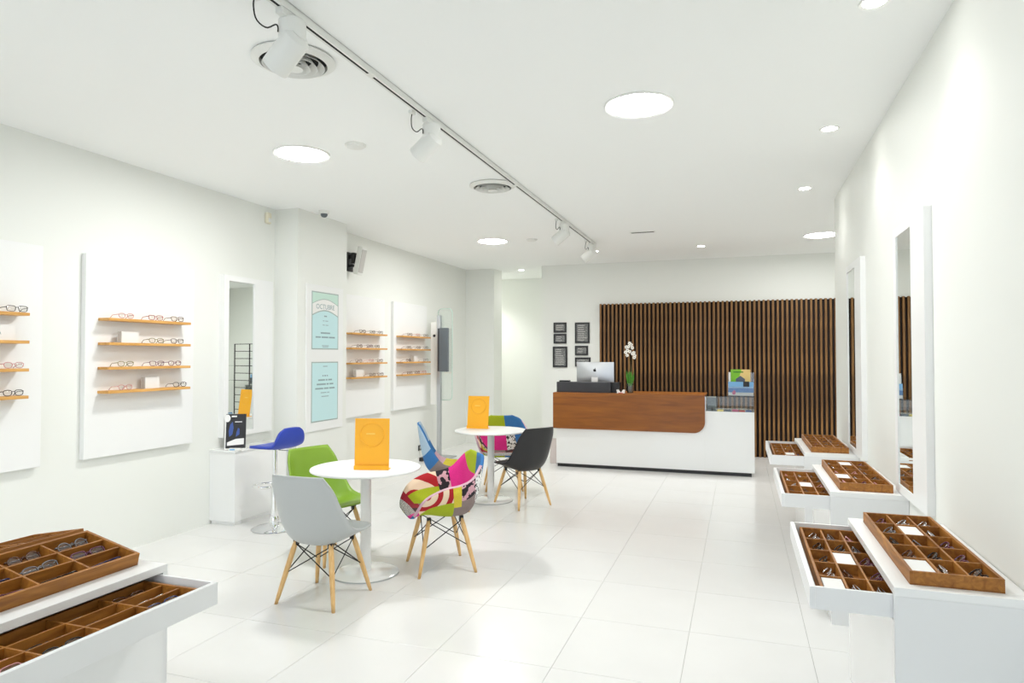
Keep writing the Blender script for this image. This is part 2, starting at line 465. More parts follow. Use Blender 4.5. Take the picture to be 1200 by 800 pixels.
def track_spot(y, aim, label):
    t = thing('track_spotlight', label, 'spotlight', (TX, y, H - 0.034), group='white spotlights on the ceiling track')
    link('adapter', box(N(), -0.017, 0.017, -0.09, 0.07, -0.03, 0.0, 0.004), M['plast'], t)
    autosmooth(link('housing', lathe(N(), [(0, -0.02), (0.052, -0.02), (0.058, -0.028), (0.058, -0.13), (0.05, -0.142), (0, -0.142)], 32), M['plast'], t))
    d = Vector(aim).normalized(); p0 = Vector((0, 0, -0.125)) - d * 0.055; p1 = p0 + d * 0.185
    bm = N(); u_, v_ = ring_frame(d); rings = []
    for rad, dd in ((0.0, 0.0), (0.04, 0.0), (0.06, 0.02), (0.06, 0.185), (0.055, 0.185), (0.05, 0.13)):
        c_ = p0 + d * dd
        rings.append([bm.verts.new(c_ + (u_ * math.cos(2 * PI * k / 28) + v_ * math.sin(2 * PI * k / 28)) * max(rad, 0.001)) for k in range(28)])
    for q0, q1 in zip(rings, rings[1:]):
        for k in range(28): bm.faces.new((q0[k], q0[(k + 1) % 28], q1[(k + 1) % 28], q1[k]))
    bmesh.ops.recalc_face_normals(bm, faces=bm.faces)
    autosmooth(link('head', bm, M['plast'], t))
    link('lens', cone(N(), p0 + d * 0.128, p0 + d * 0.132, 0.05, 0.05, 24), M['spot_e'], t)
    link('screw', cone(N(), (0.02, -0.052, -0.12), (0.021, -0.06, -0.12), 0.004, 0.004, 10), M['black'], t)
    link('cable', tube(N(), spline([(-0.03, -0.2, -0.012), (-0.035, -0.2, -0.05), (-0.045, -0.17, -0.09), (-0.045, -0.11, -0.095), (-0.035, -0.065, -0.062), (-0.03, -0.056, -0.07), (-0.03, -0.056, -0.09)], 24), 0.0032, 8), M['wire'], t)
    link('cable_plug', box(N(), -0.042, -0.018, -0.225, -0.175, -0.02, 0.0, 0.003), M['plast'], t)
    spot_lamp('lamp', p1 + d * 0.02, d, TRACK_W, 75, 0.7, 0.04, t)
track_spot(2.36, (-0.78, 0.12, -0.62), 'white track spotlight nearest the camera with a looping cable')
track_spot(3.72, (-0.85, 0.12, -0.6), 'white track spotlight second from the front, tilted down left')
track_spot(7.02, (-0.85, 0.15, -0.6), 'white track spotlight second from the far end of the track')
track_spot(8.45, (-0.85, 0.2, -0.6), 'white track spotlight at the far end of the track')

# ------------------------------------------------------------------ eyeglasses
def lens_outline(w, h, kind, n=16):
    pts = []
    for i in range(n):
        a = 2 * PI * i / n; c, s = math.cos(a), math.sin(a)
        e = {'round': 1.0, 'rect': 0.55, 'oval': 0.8}[kind]
        x = math.copysign(abs(c) ** e, c) * w / 2; z = math.copysign(abs(s) ** e, s) * h / 2
        if kind != 'round': x *= 1 + 0.08 * (z / (h / 2))
        pts.append((x, z))
    return pts
GM = {
    'black': mat('frame_black', S(26, 26, 28), 0.25), 'brown': mat('frame_brown', S(86, 50, 34), 0.25),
    'grey': mat('frame_grey', S(120, 118, 120), 0.25), 'red': mat('frame_red', S(150, 36, 48), 0.25),
    'blue': mat('frame_blue', S(48, 62, 110), 0.25), 'silver': mat('frame_silver', (0.7, 0.7, 0.72), 0.15, 1.0),
    'plum': mat('frame_plum', S(108, 62, 88), 0.25), 'olive': mat('frame_olive', S(120, 118, 56), 0.25),
    'pink': mat('frame_pink', S(206, 150, 150), 0.25)}
def make_glasses(colour, kind, folded, dark=False):
    """local: width along X, lens plane XZ at y=0, facing -Y; rests on z=0"""
    w, h = (0.052, 0.036) if kind != 'round' else (0.046, 0.042)
    gap = 0.018; th = 0.0022
    t = thing('eyeglasses', 'eyeglasses', 'eyeglasses')
    m = GM[colour]; cx = (w + gap) / 2
    lift = 0.004
    tilt = math.radians(52 if folded else 6)
    rot = Matrix.Rotation(-tilt if folded else -tilt, 4, 'X')
    off = Vector((0, 0, lift))
    tf = lambda v: (rot @ Vector(v)) + off
    fr = N()
    for s in (-1, 1):
        tube(fr, [tf((s * cx + s * x, 0, h / 2 + z)) for x, z in lens_outline(w, h, kind)], th, 5, True)
    tube(fr, [tf((-gap / 2, 0, h * 0.68)), tf((0, -0.002, h * 0.76)), tf((gap / 2, 0, h * 0.68))], th, 5)
    for s in (-1, 1): tube(fr, [tf((s * (cx + w / 2), 0, h * 0.75)), tf((s * (cx + w / 2 + 0.006), 0.004, h * 0.75))], th * 1.2, 5)
    link('frame', fr, m, t, True)
    for s in (-1, 1):
        ln = N()
        vs = [ln.verts.new(tf((s * cx + x, 0.0005, h / 2 + z))) for x, z in lens_outline(w * 0.97, h * 0.97, kind)]
        c = ln.verts.new(tf((s * cx, -0.002, h / 2)))
        for i in range(len(vs)): ln.faces.new((vs[i], vs[(i + 1) % len(vs)], c))
        link('lens', ln, M['tintdark'] if dark else M['tint'], t, True)
    ex = cx + w / 2 + 0.006
    for s in (-1, 1):
        tp = N()
        if folded:
            pts = [tf((s * ex, 0.005, h * 0.75)), tf((s * (ex - 0.01), 0.011 + 0.003 * s, h * 0.75)), tf((-s * (ex - 0.03), 0.013 + 0.004 * s, h * 0.7)), tf((-s * (ex - 0.012), 0.014 + 0.004 * s, h * 0.35))]
        else:
            zt = h * 0.75
            pts = [tf((s * ex, 0.004, zt)), (s * ex, 0.06, h * 0.72), (s * (ex - 0.004), 0.082, 0.012), (s * (ex - 0.006), 0.09, 0.002)]
        tube(tp, pts, [th * 1.1, th * 0.9, th * 0.9, th * 1.1], 5)
        link('temple', tp, m, t, True)
    return t
PROTO = {}
def glasses(loc, rz, label, colour, kind, folded, dark=False, group=None):
    k = (colour, kind, folded, dark)
    if k not in PROTO:
        PROTO[k] = make_glasses(*k); o = PROTO[k]; o.location = loc; o.rotation_euler = (0, 0, rz)
        o['label'] = label
        if group: o['group'] = group
        return o
    return dup(PROTO[k], loc, rz, label, group)

# ------------------------------------------------------------------ wall panels with shelves
SZ = (1.78, 1.60, 1.42, 1.245)
PX = XL + 0.045                       # panel face
def display_panel(y0, y1, s0, s1, label):
    t = thing('shelf_display', label, 'display panel', (XL, (y0 + y1) / 2, 0.75), group='white wall panels with four shelves')
    link('board', box(N(), XL, PX, y0, y1, 0.755, 2.245, 0.003), M['satin'], t, loc=t.location)
    for z in SZ:
        link('shelf', box(N(), PX, PX + 0.11, s0, s1, z - 0.02, z, 0.002), M['shelfwood'], t, loc=t.location)
    return t
pnames = ['panel at the left photo edge', 'large panel left of the mirror', 'panel just past the posters', 'panel beside the grey column']
panels = [(2.19, 3.19, 2.30, 3.03), (3.50, 4.50, 3.60, 4.36), (6.72, 7.75, 6.80, 7.63), (7.99, 9.0, 8.06, 8.92)]
plabs = ['white shelf panel cut off by the left edge of the photo', 'white shelf panel on left wall between photo edge and tall mirror',
         'white shelf panel just past the pilaster with the posters', 'white shelf panel beside the tall grey measuring column']
for p, l in zip(panels, plabs): display_panel(*p, l)
znames = ['top shelf', 'second shelf', 'third shelf', 'lowest shelf']
ordn = ['left', 'middle', 'right']
SHELF = {  # (panel, shelf): [(fraction, colour, kind)]
    (0, 0): [(0.62, 'grey', 'rect'), (0.9, 'black', 'rect')], (0, 2): [(0.88, 'pink', 'oval')], (0, 3): [(0.6, 'grey', 'oval'), (0.88, 'black', 'oval')],
    (0, 1): [],
    (1, 0): [(0.2, 'pink', 'oval'), (0.55, 'red', 'rect'), (0.83, 'brown', 'rect')],
    (1, 1): [(0.56, 'olive', 'oval'), (0.83, 'black', 'rect')],
    (1, 2): [(0.2, 'olive', 'oval'), (0.57, 'plum', 'rect'), (0.8, 'plum', 'oval')],
    (1, 3): [(0.2, 'pink', 'oval'), (0.87, 'black', 'oval')],
    (2, 0): [(0.3, 'brown', 'rect'), (0.58, 'black', 'rect'), (0.82, 'grey', 'oval')],
    (2, 1): [(0.22, 'brown', 'oval'), (0.5, 'plum', 'rect'), (0.72, 'black', 'rect')],
    (2, 2): [(0.2, 'brown', 'rect'), (0.55, 'pink', 'oval'), (0.8, 'brown', 'rect')],
    (2, 3): [(0.58, 'black', 'rect'), (0.82, 'grey', 'rect')],
    (3, 0): [(0.25, 'brown', 'rect'), (0.55, 'pink', 'oval'), (0.83, 'grey', 'rect')],
    (3, 1): [(0.22, 'black', 'rect'), (0.56, 'brown', 'oval'), (0.83, 'black', 'rect')],
    (3, 2): [(0.2, 'brown', 'oval'), (0.83, 'grey', 'rect')],
    (3, 3): [(0.25, 'brown', 'rect'), (0.52, 'brown', 'oval'), (0.78, 'pink', 'oval')]}
for (pi, si), lst in SHELF.items():
    s0, s1 = panels[pi][2:]
    for k, (f, c, kd) in enumerate(lst):
        pos = ordn[k] if len(lst) == 3 else (['left', 'right'][k] if len(lst) == 2 else 'only')
        glasses((PX + 0.098, s0 + (s1 - s0) * f, SZ[si]), PI / 2 + R.uniform(-0.12, 0.12),
                '%s %s eyeglasses, %s pair on %s, %s' % (c, kd if kd != 'rect' else 'rectangular', pos, znames[si], pnames[pi]), c, kd, False,
                group='eyeglasses on the wall shelves')
def shelf_card(pi, si, f0, f1, h, label, m2='paper', block=None):
    s0, s1 = panels[pi][2:]; L = s1 - s0; z = SZ[si]
    t = thing('display_card', label, 'card', (PX + 0.05, s0 + L * f0, z))
    link('sheet', box(N(), PX + 0.045, PX + 0.05, s0 + L * f0, s0 + L * f1, z, z + h), M[m2], t, loc=t.location)
    link('foot', box(N(), PX + 0.02, PX + 0.05, s0 + L * f0, s0 + L * f1, z, z + 0.004), M[m2], t, loc=t.location)
    if block:
        link('side_flap', box(N(), PX + 0.05, PX + 0.085, s0 + L * f0, s0 + L * f0 + 0.004, z, z + h), M['greycard'], t, loc=t.location)
    return t
shelf_card(0, 1, 0.6, 0.93, 0.1, 'pale blue tinted card on second shelf of the left edge panel')
shelf_card(1, 1, 0.16, 0.4, 0.085, 'blank white card with grey flap on second shelf, large panel', block=1)
shelf_card(1, 3, 0.44, 0.66, 0.09, 'blank white card with grey flap on lowest shelf, large panel', block=1)
shelf_card(2, 3, 0.15, 0.42, 0.085, 'white card with cream box side, lowest shelf past the posters', block=1)
shelf_card(3, 2, 0.42, 0.62, 0.08, 'white card on third shelf beside the grey column', block=1)
bm = tube(N(), spline([(PX + 0.0505, 2.82 + 0.012 * k, 1.645 + (0.014 if k % 2 else -0.008)) for k in range(7)], 40), 0.0016, 5)
crd = [o for o in bpy.data.objects if o.name.startswith('display_card')][0]
link('scribble', bm, M['ink'], crd, loc=crd.location)

# ------------------------------------------------------------------ tall mirrors
def tall_mirror(root_loc, label, frame, glassbox, sign, yaw=0.0):
    """frame=(y0,y1,z0,z1), glassbox the same; sign=+1 mirror faces +X (left wall), -1 faces -X"""
    t = thing('wall_mirror', label, 'mirror', root_loc)
    X0 = root_loc[0]; d = 0.035 * sign if not yaw else 0.06
    y0, y1, z0, z1 = frame; a0, a1, b0, b1 = glassbox
    xs = sorted((X0, X0 + d))
    bm = N()
    box(bm, *xs, y0, a0, z0, z1); box(bm, *xs, a1, y1, z0, z1); box(bm, *xs, a0, a1, z0, b0); box(bm, *xs, a0, a1, b1, z1)
    link('frame', bm, M['satin'], t, loc=t.location)
    g = N(); hw = (a1 - a0) / 2
    box(g, -0.003, 0.003, -hw + 0.002, hw - 0.002, b0 + 0.001, b1 - 0.001)
    cx = X0 + (d - 0.008 * sign if not yaw else 0.03)
    bmesh.ops.transform(g, matrix=Matrix.Translation((cx, (a0 + a1) / 2, 0)) @ Matrix.Rotation(yaw, 4, 'Z'), verts=g.verts)
    link('mirror_pane', g, M['mirror'], t, loc=t.location)
    return t
tall_mirror((XL, 5.17, 0.75), 'tall narrow mirror in wide white frame on the left wall', (4.84, 5.5, 0.755, 2.245), (4.90, 5.235, 0.80, 2.195), 1, math.radians(-5.5))
tall_mirror((XR, 3.92, 0.75), 'tall white framed mirror on right wall, the nearer one', (3.60, 4.26, 0.745, 2.215), (3.862, 4.20, 0.79, 2.165), -1)
tall_mirror((XR, 5.68, 0.75), 'tall white framed mirror on right wall, the farther one', (5.35, 6.03, 0.745, 2.225), (5.61, 5.97, 0.79, 2.175), -1)

# ------------------------------------------------------------------ poster board on the pilaster
t = thing('poster_board', 'white board on pilaster with two pale aqua posters', 'notice board', (-4.22, 6.06, 0.71))
link('board', box(N(), -4.22, -4.205, 5.735, 6.39, 0.715, 2.25, 0.002), M['satin'], t, loc=t.location)
def yz(x): return lambda a, b_, tt: (x + tt, a, b_)
def poster(z0, z1, arch):
    y0, y1 = 5.815, 6.295; x = -4.205
    po = link('poster', box(N(), x, x + 0.002, y0, y1, z0, z1), M['edge'], t, loc=t.location)
    e = 0.012
    if arch:
        ym = (y0 + y1) / 2
        top = [(y0 + e, z1 - e)] + [(y1 - e, z1 - e)]
        def arc(zc, n=10): return [(y1 - e - (y1 - y0 - 2 * e) * i / n, zc + 0.055 * math.sin(PI * i / n)) for i in range(n + 1)]
        link('mint_band', prism(N(), top + arc(z1 - 0.125), yz(x), 0.002, 0.0026), M['teal'], po, loc=t.location)
        lo = arc(z1 - 0.255)
        link('white_band', prism(N(), arc(z1 - 0.132) + [(p[0], p[1] + 0.012) for p in lo[::-1]], yz(x), 0.002, 0.0026), M['paper'], po, loc=t.location)
        link('aqua_field', prism(N(), lo + [(y0 + e, z0 + e), (y1 - e, z0 + e)], yz(x), 0.002, 0.0026), M['aqua'], po, loc=t.location)
    else:
        link('aqua_field', box(N(), x + 0.002, x + 0.0026, y0 + e, y1 - e, z0 + e, z1 - e), M['aqua'], po, loc=t.location)
    return po
MYZ = Matrix(((0, 0, 1), (1, 0, 0), (0, 1, 0))).to_4x4()
def print_yz(body, size, x, y, z, parent, root, m):
    bm = text_bm(body, size)
    bmesh.ops.transform(bm, matrix=Matrix.Translation((x, y, z)) @ MYZ, verts=bm.verts)
    return link('lettering', bm, m, parent, loc=root.location)
pa = poster(1.57, 2.18, True); xx = -4.2022
print_yz('OCTUBRE', 0.074, xx, 6.055, 2.022, pa, t, M['ink'])
def print_bars(z, words, h, parent):
    tot = sum(words) + 0.014 * (len(words) - 1); y = 6.055 - tot / 2
    for w_ in words:
        link('text_line', box(N(), xx, xx + 0.0006, y, y + w_, z - h / 2, z + h / 2), M['ink'], parent, loc=t.location); y += w_ + 0.014
for z_, w_, h_ in ((1.925, (0.05,), 0.014), (1.875, (0.03, 0.05), 0.007), (1.83, (0.04, 0.05), 0.007), (1.745, (0.17,), 0.016), (1.70, (0.09, 0.12, 0.11), 0.016), (1.61, (0.12,), 0.008), (1.595, (0.1,), 0.006)):
    print_bars(z_, w_, h_, pa)
pb = poster(0.806, 1.438, False)
for z_, w_, h_ in ((1.39, (0.08,), 0.008), (1.29, (0.02, 0.03, 0.02), 0.014), (1.245, (0.12, 0.03, 0.07), 0.016), (1.20, (0.16, 0.04, 0.07), 0.016), (1.155, (0.14, 0.08, 0.1), 0.016), (1.11, (0.1, 0.04), 0.008), (1.07, (0.13,), 0.008)):
    print_bars(z_, w_, h_, pb)

# ------------------------------------------------------------------ small wall and ceiling devices
t = thing('motion_sensor', 'cream motion sensor high on the left wall beside the pilaster', 'sensor', (XL, 5.47, 2.86))
autosmooth(link('case', box(N(), XL, XL + 0.04, 5.435, 5.505, 2.83, 2.945, 0.015), M['cream'], t, loc=t.location))
link('window', box(N(), XL + 0.04, XL + 0.046, 5.45, 5.49, 2.845, 2.885, 0.003), M['plast'], t, loc=t.location)
t = thing('dome_camera', 'small dark dome camera on the ceiling above the posters', 'security camera', (-4.05, 5.80, H))
autosmooth(link('base', lathe(N(), [(0, 0), (0.055, 0), (0.052, -0.03), (0.035, -0.034), (0, -0.034)], 28), M['plast'], t))
autosmooth(link('dome', lathe(N(), [(0.036, -0.033), (0.034, -0.05), (0.024, -0.064), (0.01, -0.07), (0, -0.071)], 24), M['slab'], t))
t = thing('wall_speaker', 'white tilted loudspeaker on black bracket past the pilaster corner', 'speaker', (XL, 7.0, 2.6))
bm = N(); box(bm, XL, XL + 0.02, 6.90, 7.02, 2.53, 2.76); box(bm, XL + 0.02, XL + 0.1, 6.93, 6.97, 2.68, 2.73)
box(bm, XL + 0.02, XL + 0.08, 6.93, 6.97, 2.58, 2.61); box(bm, XL + 0.06, XL + 0.1, 6.91, 6.99, 2.62, 2.75)
link('bracket', bm, M['black'], t, loc=t.location)
rt_ = Matrix.Translation((XL + 0.145, 6.98, 2.655)) @ Matrix.Rotation(math.radians(12), 4, 'Y')
bm = box(N(), -0.035, 0.03, -0.06, 0.06, -0.17, 0.17, 0.01); bmesh.ops.transform(bm, matrix=rt_, verts=bm.verts)
autosmooth(link('case', bm, M['plast'], t, loc=t.location))
bm = box(N(), 0.03, 0.036, -0.05, 0.05, -0.14, 0.14, 0.003); bmesh.ops.transform(bm, matrix=rt_, verts=bm.verts)
link('grille', bm, M['greycard'], t, loc=t.location)
t = thing('wall_socket', 'black socket low on the left wall behind the patchwork side chair', 'socket', (XL, 8.85, 0.14))
link('plate', box(N(), XL, XL + 0.012, 8.81, 8.89, 0.10, 0.18, 0.004), M['black'], t, loc=t.location)
link('insert', box(N(), XL + 0.012, XL + 0.016, 8.835, 8.865, 0.12, 0.16, 0.002), M['greycard'], t, loc=t.location)
t = thing('power_adapter', 'black power adapter with cable lying on floor below the socket', 'adapter', (-4.3, 8.55, 0))
link('case', box(N(), -0.03, 0.03, -0.045, 0.045, 0, 0.055, 0.008), M['black'], t)
link('cable', tube(N(), [(-0.03, 0.02, 0.02), (-0.1, 0.1, 0.006), (-0.15, 0.22, 0.02), (-0.183, 0.28, 0.11)], 0.005, 8), M['greycard'], t)

# measuring column
CX, CY = -4.2, 8.9
t = thing('measuring_column', 'tall grey measuring column with slate display unit by the left wall', 'measuring column', (CX, CY, 0))
link('foot', box(N(), CX - 0.2, CX + 0.2, CY - 0.2, CY + 0.2, 0, 0.02, 0.006), M['steel'], t, loc=t.location)
link('post', box(N(), CX - 0.03, CX + 0.03, CY - 0.03, CY + 0.03, 0.02, 2.1, 0.006), M['steel'], t, loc=t.location)
link('display_unit', box(N(), CX + 0.035, CX + 0.17, CY - 0.09, CY - 0.03, 1.27, 1.91, 0.006), M['slab'], t, loc=t.location)
link('unit_side', box(N(), CX + 0.012, CX + 0.035, CY - 0.088, CY - 0.03, 1.275, 1.905, 0.002), M['charcoal'], t, loc=t.location)
hd = link('camera_head', box(N(), CX - 0.135, CX - 0.03, CY - 0.02, CY + 0.05, 0.78, 2.0, 0.008), M['plast'], t, loc=t.location)
link('camera_eye', cone(N(), (CX - 0.075, CY - 0.02, 1.80), (CX - 0.075, CY - 0.032, 1.80), 0.02, 0.017, 18), M['black'], hd, loc=t.location)
def rrect(a0, a1, b0, b1, r, n=6):
    out = []
    for cx_, cy_, st in ((a1 - r, b1 - r, 0), (a0 + r, b1 - r, 1), (a0 + r, b0 + r, 2), (a1 - r, b0 + r, 3)):
        for i in range(n + 1):
            a = PI / 2 * (st + i / n); out.append((cx_ + r * math.cos(a), cy_ + r * math.sin(a)))
    return out
pn = link('glass_pane', prism(N(), rrect(CX - 0.04, CX + 0.19, 0.85, 2.2, 0.06), lambda a, b_, tt: (a, CY + 0.03 + tt, b_), 0.005, 0.012), M['glass'], t, loc=t.location)
bm = tube(N(), [(a, CY + 0.04, b_) for a, b_ in rrect(CX - 0.04, CX + 0.19, 0.85, 2.2, 0.06)], 0.005, 6, True)
link('pane_edge', bm, M['teal'], pn, loc=t.location)

# ------------------------------------------------------------------ white gloss cabinet, poster stand and leaflets
t = thing('low_cabinet', 'white gloss cabinet under the tall left wall mirror', 'cabinet', (-4.36, 5.1, 0))
link('plinth', box(N(), -4.49, -4.235, 4.76, 5.43, 0, 0.03), M['satin'], t, loc=t.location)
link('body', box(N(), -4.5, -4.222, 4.745, 5.45, 0.03, 0.645, 0.003), M['lacquer'], t, loc=t.location)
link('top', box(N(), -4.5, -4.215, 4.738, 5.457, 0.645, 0.66, 0.003), M['lacquer'], t, loc=t.location)
t = thing('poster_stand', 'black printed poster stand on the white gloss cabinet', 'poster stand', (-4.32, 4.86, 0.66), math.radians(33))
rx = Matrix.Rotation(math.radians(-9), 4, 'X')
def tilt(bm): bmesh.ops.transform(bm, matrix=rx, verts=bm.verts); return bm
link('foot', box(N(), -0.09, 0.09, -0.03, 0.09, 0, 0.006, 0.002), M['plast'], t)
bd = link('panel', tilt(box(N(), -0.085, 0.085, 0.0, 0.006, 0.004, 0.315)), M['black'], t)
f = lambda a, b_, tt: (a, tt, b_)
link('white_side_strip', tilt(box(N(), -0.094, -0.085, 0.0, 0.006, 0.004, 0.27)), M['paper'], bd)
link('white_disc', tilt(prism(N(), [(-0.075 + 0.026 * math.cos(2 * PI * i / 20), 0.277 + 0.034 * math.sin(2 * PI * i / 20)) for i in range(20)], f, -0.0012, 0.007)), M['paper'], bd)
link('white_band', tilt(prism(N(), [(-0.072, 0.03), (0.07, 0.04), (0.07, 0.095), (-0.0, 0.09), (-0.072, 0.06)], f, -0.0012, 0.0)), M['paper'], bd)
link('blue_shape', tilt(prism(N(), [(-0.055, 0.11), (-0.03, 0.13), (-0.02, 0.19), (-0.03, 0.245), (-0.05, 0.22), (-0.062, 0.16)], f, -0.0012, 0.0)), M['navyp'], bd)
link('blue_shape', tilt(prism(N(), [(0.0, 0.11), (0.03, 0.13), (0.03, 0.18), (0.018, 0.19), (0.005, 0.15)], f, -0.0012, 0.0)), M['navyp'], bd)
link('headline', tilt(box(N(), -0.04, 0.005, -0.0012, 0.0, 0.287, 0.300)), M['paper'], bd)
link('headline', tilt(box(N(), -0.01, 0.05, -0.0012, 0.0, 0.24, 0.247)), M['paper'], bd)
t = thing('leaflet_tray', 'small white tray of leaflets before the black poster stand', 'tray', (-4.30, 4.82, 0.66), math.radians(20))
t.location = (-4.27, 4.80, 0.66)
link('base', box(N(), -0.045, 0.06, -0.045, -0.005, 0, 0.02, 0.003), M['plast'], t)
link('blue_label', box(N(), -0.03, 0.015, -0.047, -0.045, 0.005, 0.016), M['skyp'], t)

# ------------------------------------------------------------------ chairs
CC = [(0.245, 0.42), (0.18, 0.427), (0.07, 0.40), (-0.05, 0.372), (-0.15, 0.37), (-0.21, 0.43), (-0.245, 0.54), (-0.27, 0.67), (-0.29, 0.795)]
CE = [(0.165, 0.235, 0.418), (0.215, 0.18, 0.428), (0.237, 0.09, 0.432), (0.242, 0.01, 0.44), (0.24, -0.065, 0.465), (0.236, -0.13, 0.535), (0.226, -0.18, 0.62), (0.212, -0.225, 0.71), (0.175, -0.275, 0.795)]
AC = [(0.255, 0.405), (0.20, 0.43), (0.10, 0.42), (0.0, 0.40), (-0.10, 0.395), (-0.175, 0.42), (-0.225, 0.52), (-0.25, 0.65), (-0.27, 0.80)]
AE = [(0.185, 0.25, 0.40), (0.255, 0.235, 0.45), (0.29, 0.17, 0.55), (0.305, 0.05, 0.61), (0.30, -0.07, 0.63), (0.275, -0.155, 0.66), (0.248, -0.205, 0.715), (0.205, -0.245, 0.77), (0.125, -0.27, 0.805)]
def shell(center, edge, p=2.6, nu=25, nv=33, thick=0.012, assign=None, dz=0.0, wr=0.9):
    c = spline(center, nv); e = spline(edge, nv); G = []
    for j in range(nv):
        row = []
        for i in range(nu):
            s = -1 + 2 * i / (nu - 1); bl = abs(s) ** p
            row.append(Vector((e[j][0] * math.copysign(abs(s) ** wr, s), c[j][0] + (e[j][1] - c[j][0]) * bl, c[j][1] + (e[j][2] - c[j][1]) * bl + dz)))
        G.append(row)
    bm = N()
    nrm = [[None] * nu for _ in range(nv)]
    for j in range(nv):
        for i in range(nu):
            du = G[j][min(i + 1, nu - 1)] - G[j][max(i - 1, 0)]; dv = G[min(j + 1, nv - 1)][i] - G[max(j - 1, 0)][i]
            nrm[j][i] = dv.cross(du).normalized()      # towards the sitter? fixed below
    # make sure normals point to the sitter (up on the seat)
    if nrm[nv // 4][nu // 2].z < 0:
        nrm = [[-n for n in r] for r in nrm]
    A = [[bm.verts.new(G[j][i]) for i in range(nu)] for j in range(nv)]
    B = [[bm.verts.new(G[j][i] - nrm[j][i] * thick) for i in range(nu)] for j in range(nv)]
    def q(vs, side, s, v):
        fc = bm.faces.new(vs); fc.smooth = True
        if assign: fc.material_index = assign(side, s, v)
    for j in range(nv - 1):
        for i in range(nu - 1):
            s = -1 + 2 * (i + 0.5) / (nu - 1); v = (j + 0.5) / (nv - 1)
            q((A[j][i], A[j][i + 1], A[j + 1][i + 1], A[j + 1][i]), 'in', s, v)
            q((B[j][i], B[j + 1][i], B[j + 1][i + 1], B[j][i + 1]), 'out', s, v)
    for j in range(nv - 1):
        v = (j + 0.5) / (nv - 1)
        q((A[j][0], A[j + 1][0], B[j + 1][0], B[j][0]), 'rim', -1, v)
        q((A[j][-1], B[j][-1], B[j + 1][-1], A[j + 1][-1]), 'rim', 1, v)
    for i in range(nu - 1):
        s = -1 + 2 * (i + 0.5) / (nu - 1)
        q((A[0][i], B[0][i], B[0][i + 1], A[0][i + 1]), 'rim', s, 0)
        q((A[-1][i], A[-1][i + 1], B[-1][i + 1], B[-1][i]), 'rim', s, 1)
    bmesh.ops.recalc_face_normals(bm, faces=bm.faces)
    return bm

def wood_base(t):
    top = 0.372; L = {}
    for sx in (-1, 1):
        for sy in (-1, 1):
            a = Vector((sx * 0.125, sy * 0.115 - 0.01, top)); bq = Vector((sx * 0.205, sy * 0.2 - 0.01, 0.0))
            L[sx, sy] = (a, bq)
            bm = tube(N(), [bq, bq.lerp(a, 0.12), a.lerp(bq, 0.45), a.lerp(bq, 0.15), a], [0.0105, 0.0125, 0.0165, 0.0165, 0.013], 12)
            # level the foot
            for v in bm.verts:
                if v.co.z < 0.008: v.co.z = 0.0
            link('leg', bm, M['legwood'], t, True)
            bm = N(); box(bm, a.x - 0.014, a.x + 0.014, a.y - 0.014, a.y + 0.014, top - 0.03, top + 0.012, 0.003)
            link('bracket', bm, M['black'], t)
    prs = [((-1, -1), (1, -1)), ((1, -1), (1, 1)), ((1, 1), (-1, 1)), ((-1, 1), (-1, -1))]
    for a, bq in prs:
        for p, r in ((a, bq), (bq, a)):
            lo = L[p][0].lerp(L[p][1], 0.52); hi = L[r][0].lerp(L[r][1], 0.05)
            mid = lo.lerp(hi, 0.5)
            link('brace', tube(N(), [lo, mid, hi], 0.0036, 6), M['wire'], t)

def chair(loc, ang, label, m, center=CC, edge=CE, assign=None, p=2.6, thick=0.012, grp=None, name='shell_chair', shellname='seat_shell', wr=0.9, zs=1.0):
    t = thing(name, label, 'chair', loc, math.radians(ang - 90), grp)
    bm = shell(center, edge, p, assign=assign, thick=thick, wr=wr)
    if zs != 1.0:
        for v in bm.verts: v.co.z = 0.36 + (v.co.z - 0.36) * zs
    link(shellname, bm, m, t)
    wood_base(t)
    return t
G1 = 'shell chairs with beech legs'
chair((-2.458, 3.56, 0), 89, 'light grey shell chair with beech legs, back to camera, near table', M['greyshell'], grp=G1)
chair((-2.91, 4.28, 0), -18, 'lime green shell chair behind the grey chair, left of near table', M['greenshell'], grp=G1)
chair((-2.10, 6.40, 0), 147, 'black shell chair with beech legs at the far round table', M['blackshell'], grp=G1)

def pat_arm(side, s, v):
    if side == 'rim': return LILAC if 0.1 < v < 0.8 else (BLUE if s < 0 else LIME)
    a = abs(s)
    if side == 'in':
        if v < 0.13: return HOUND if s > -0.6 else MAG
        if v > 0.86: return LIME if s > -0.15 else BLUE
        if v > 0.60:
            if s < -0.15: return SCRIB if s > -0.6 else BLUE
            return MAG
        if v > 0.47: return FLOR if s > 0.3 else (TAUPE if s > -0.1 else MAROON)
        if a > 0.45:
            if a > 0.85 and v > 0.2: return RINGS
            return LIME if v > 0.2 else DRED
        if v > 0.36: return ORNG
        return MAROON if s < 0 else (DRED if v < 0.22 else TAUPE)
    if v < 0.17: return MAG if a > 0.4 else HOUND
    if a > 0.4:
        if v < 0.45: return RINGS if a > 0.87 else LIME
        if v < 0.51 and a > 0.74: return YELL
        if v < 0.66: return FLOR if a > 0.84 else TAUPE
        if v > 0.8: return BLUE if s < 0 else LIME
        return SCRIB if s < 0 else MAG
    if v > 0.8: return LIME if s > 0 else BLUE
    if v > 0.6: return BLUE if s < 0 else MAG
    return TAUPE
chair((-2.035, 4.32, 0), 219, 'patchwork fabric armchair in the foreground, right of near round table', P, AC, AE, pat_arm, 3.4, 0.022, 'patchwork armchairs', 'patchwork_armchair', 'upholstered_shell', 0.85)
chair((-2.55, 7.10, 0), -66, 'patchwork fabric armchair behind the far round table', P, AC, AE, pat_arm, 3.4, 0.022, 'patchwork armchairs', 'patchwork_armchair', 'upholstered_shell', 0.85)
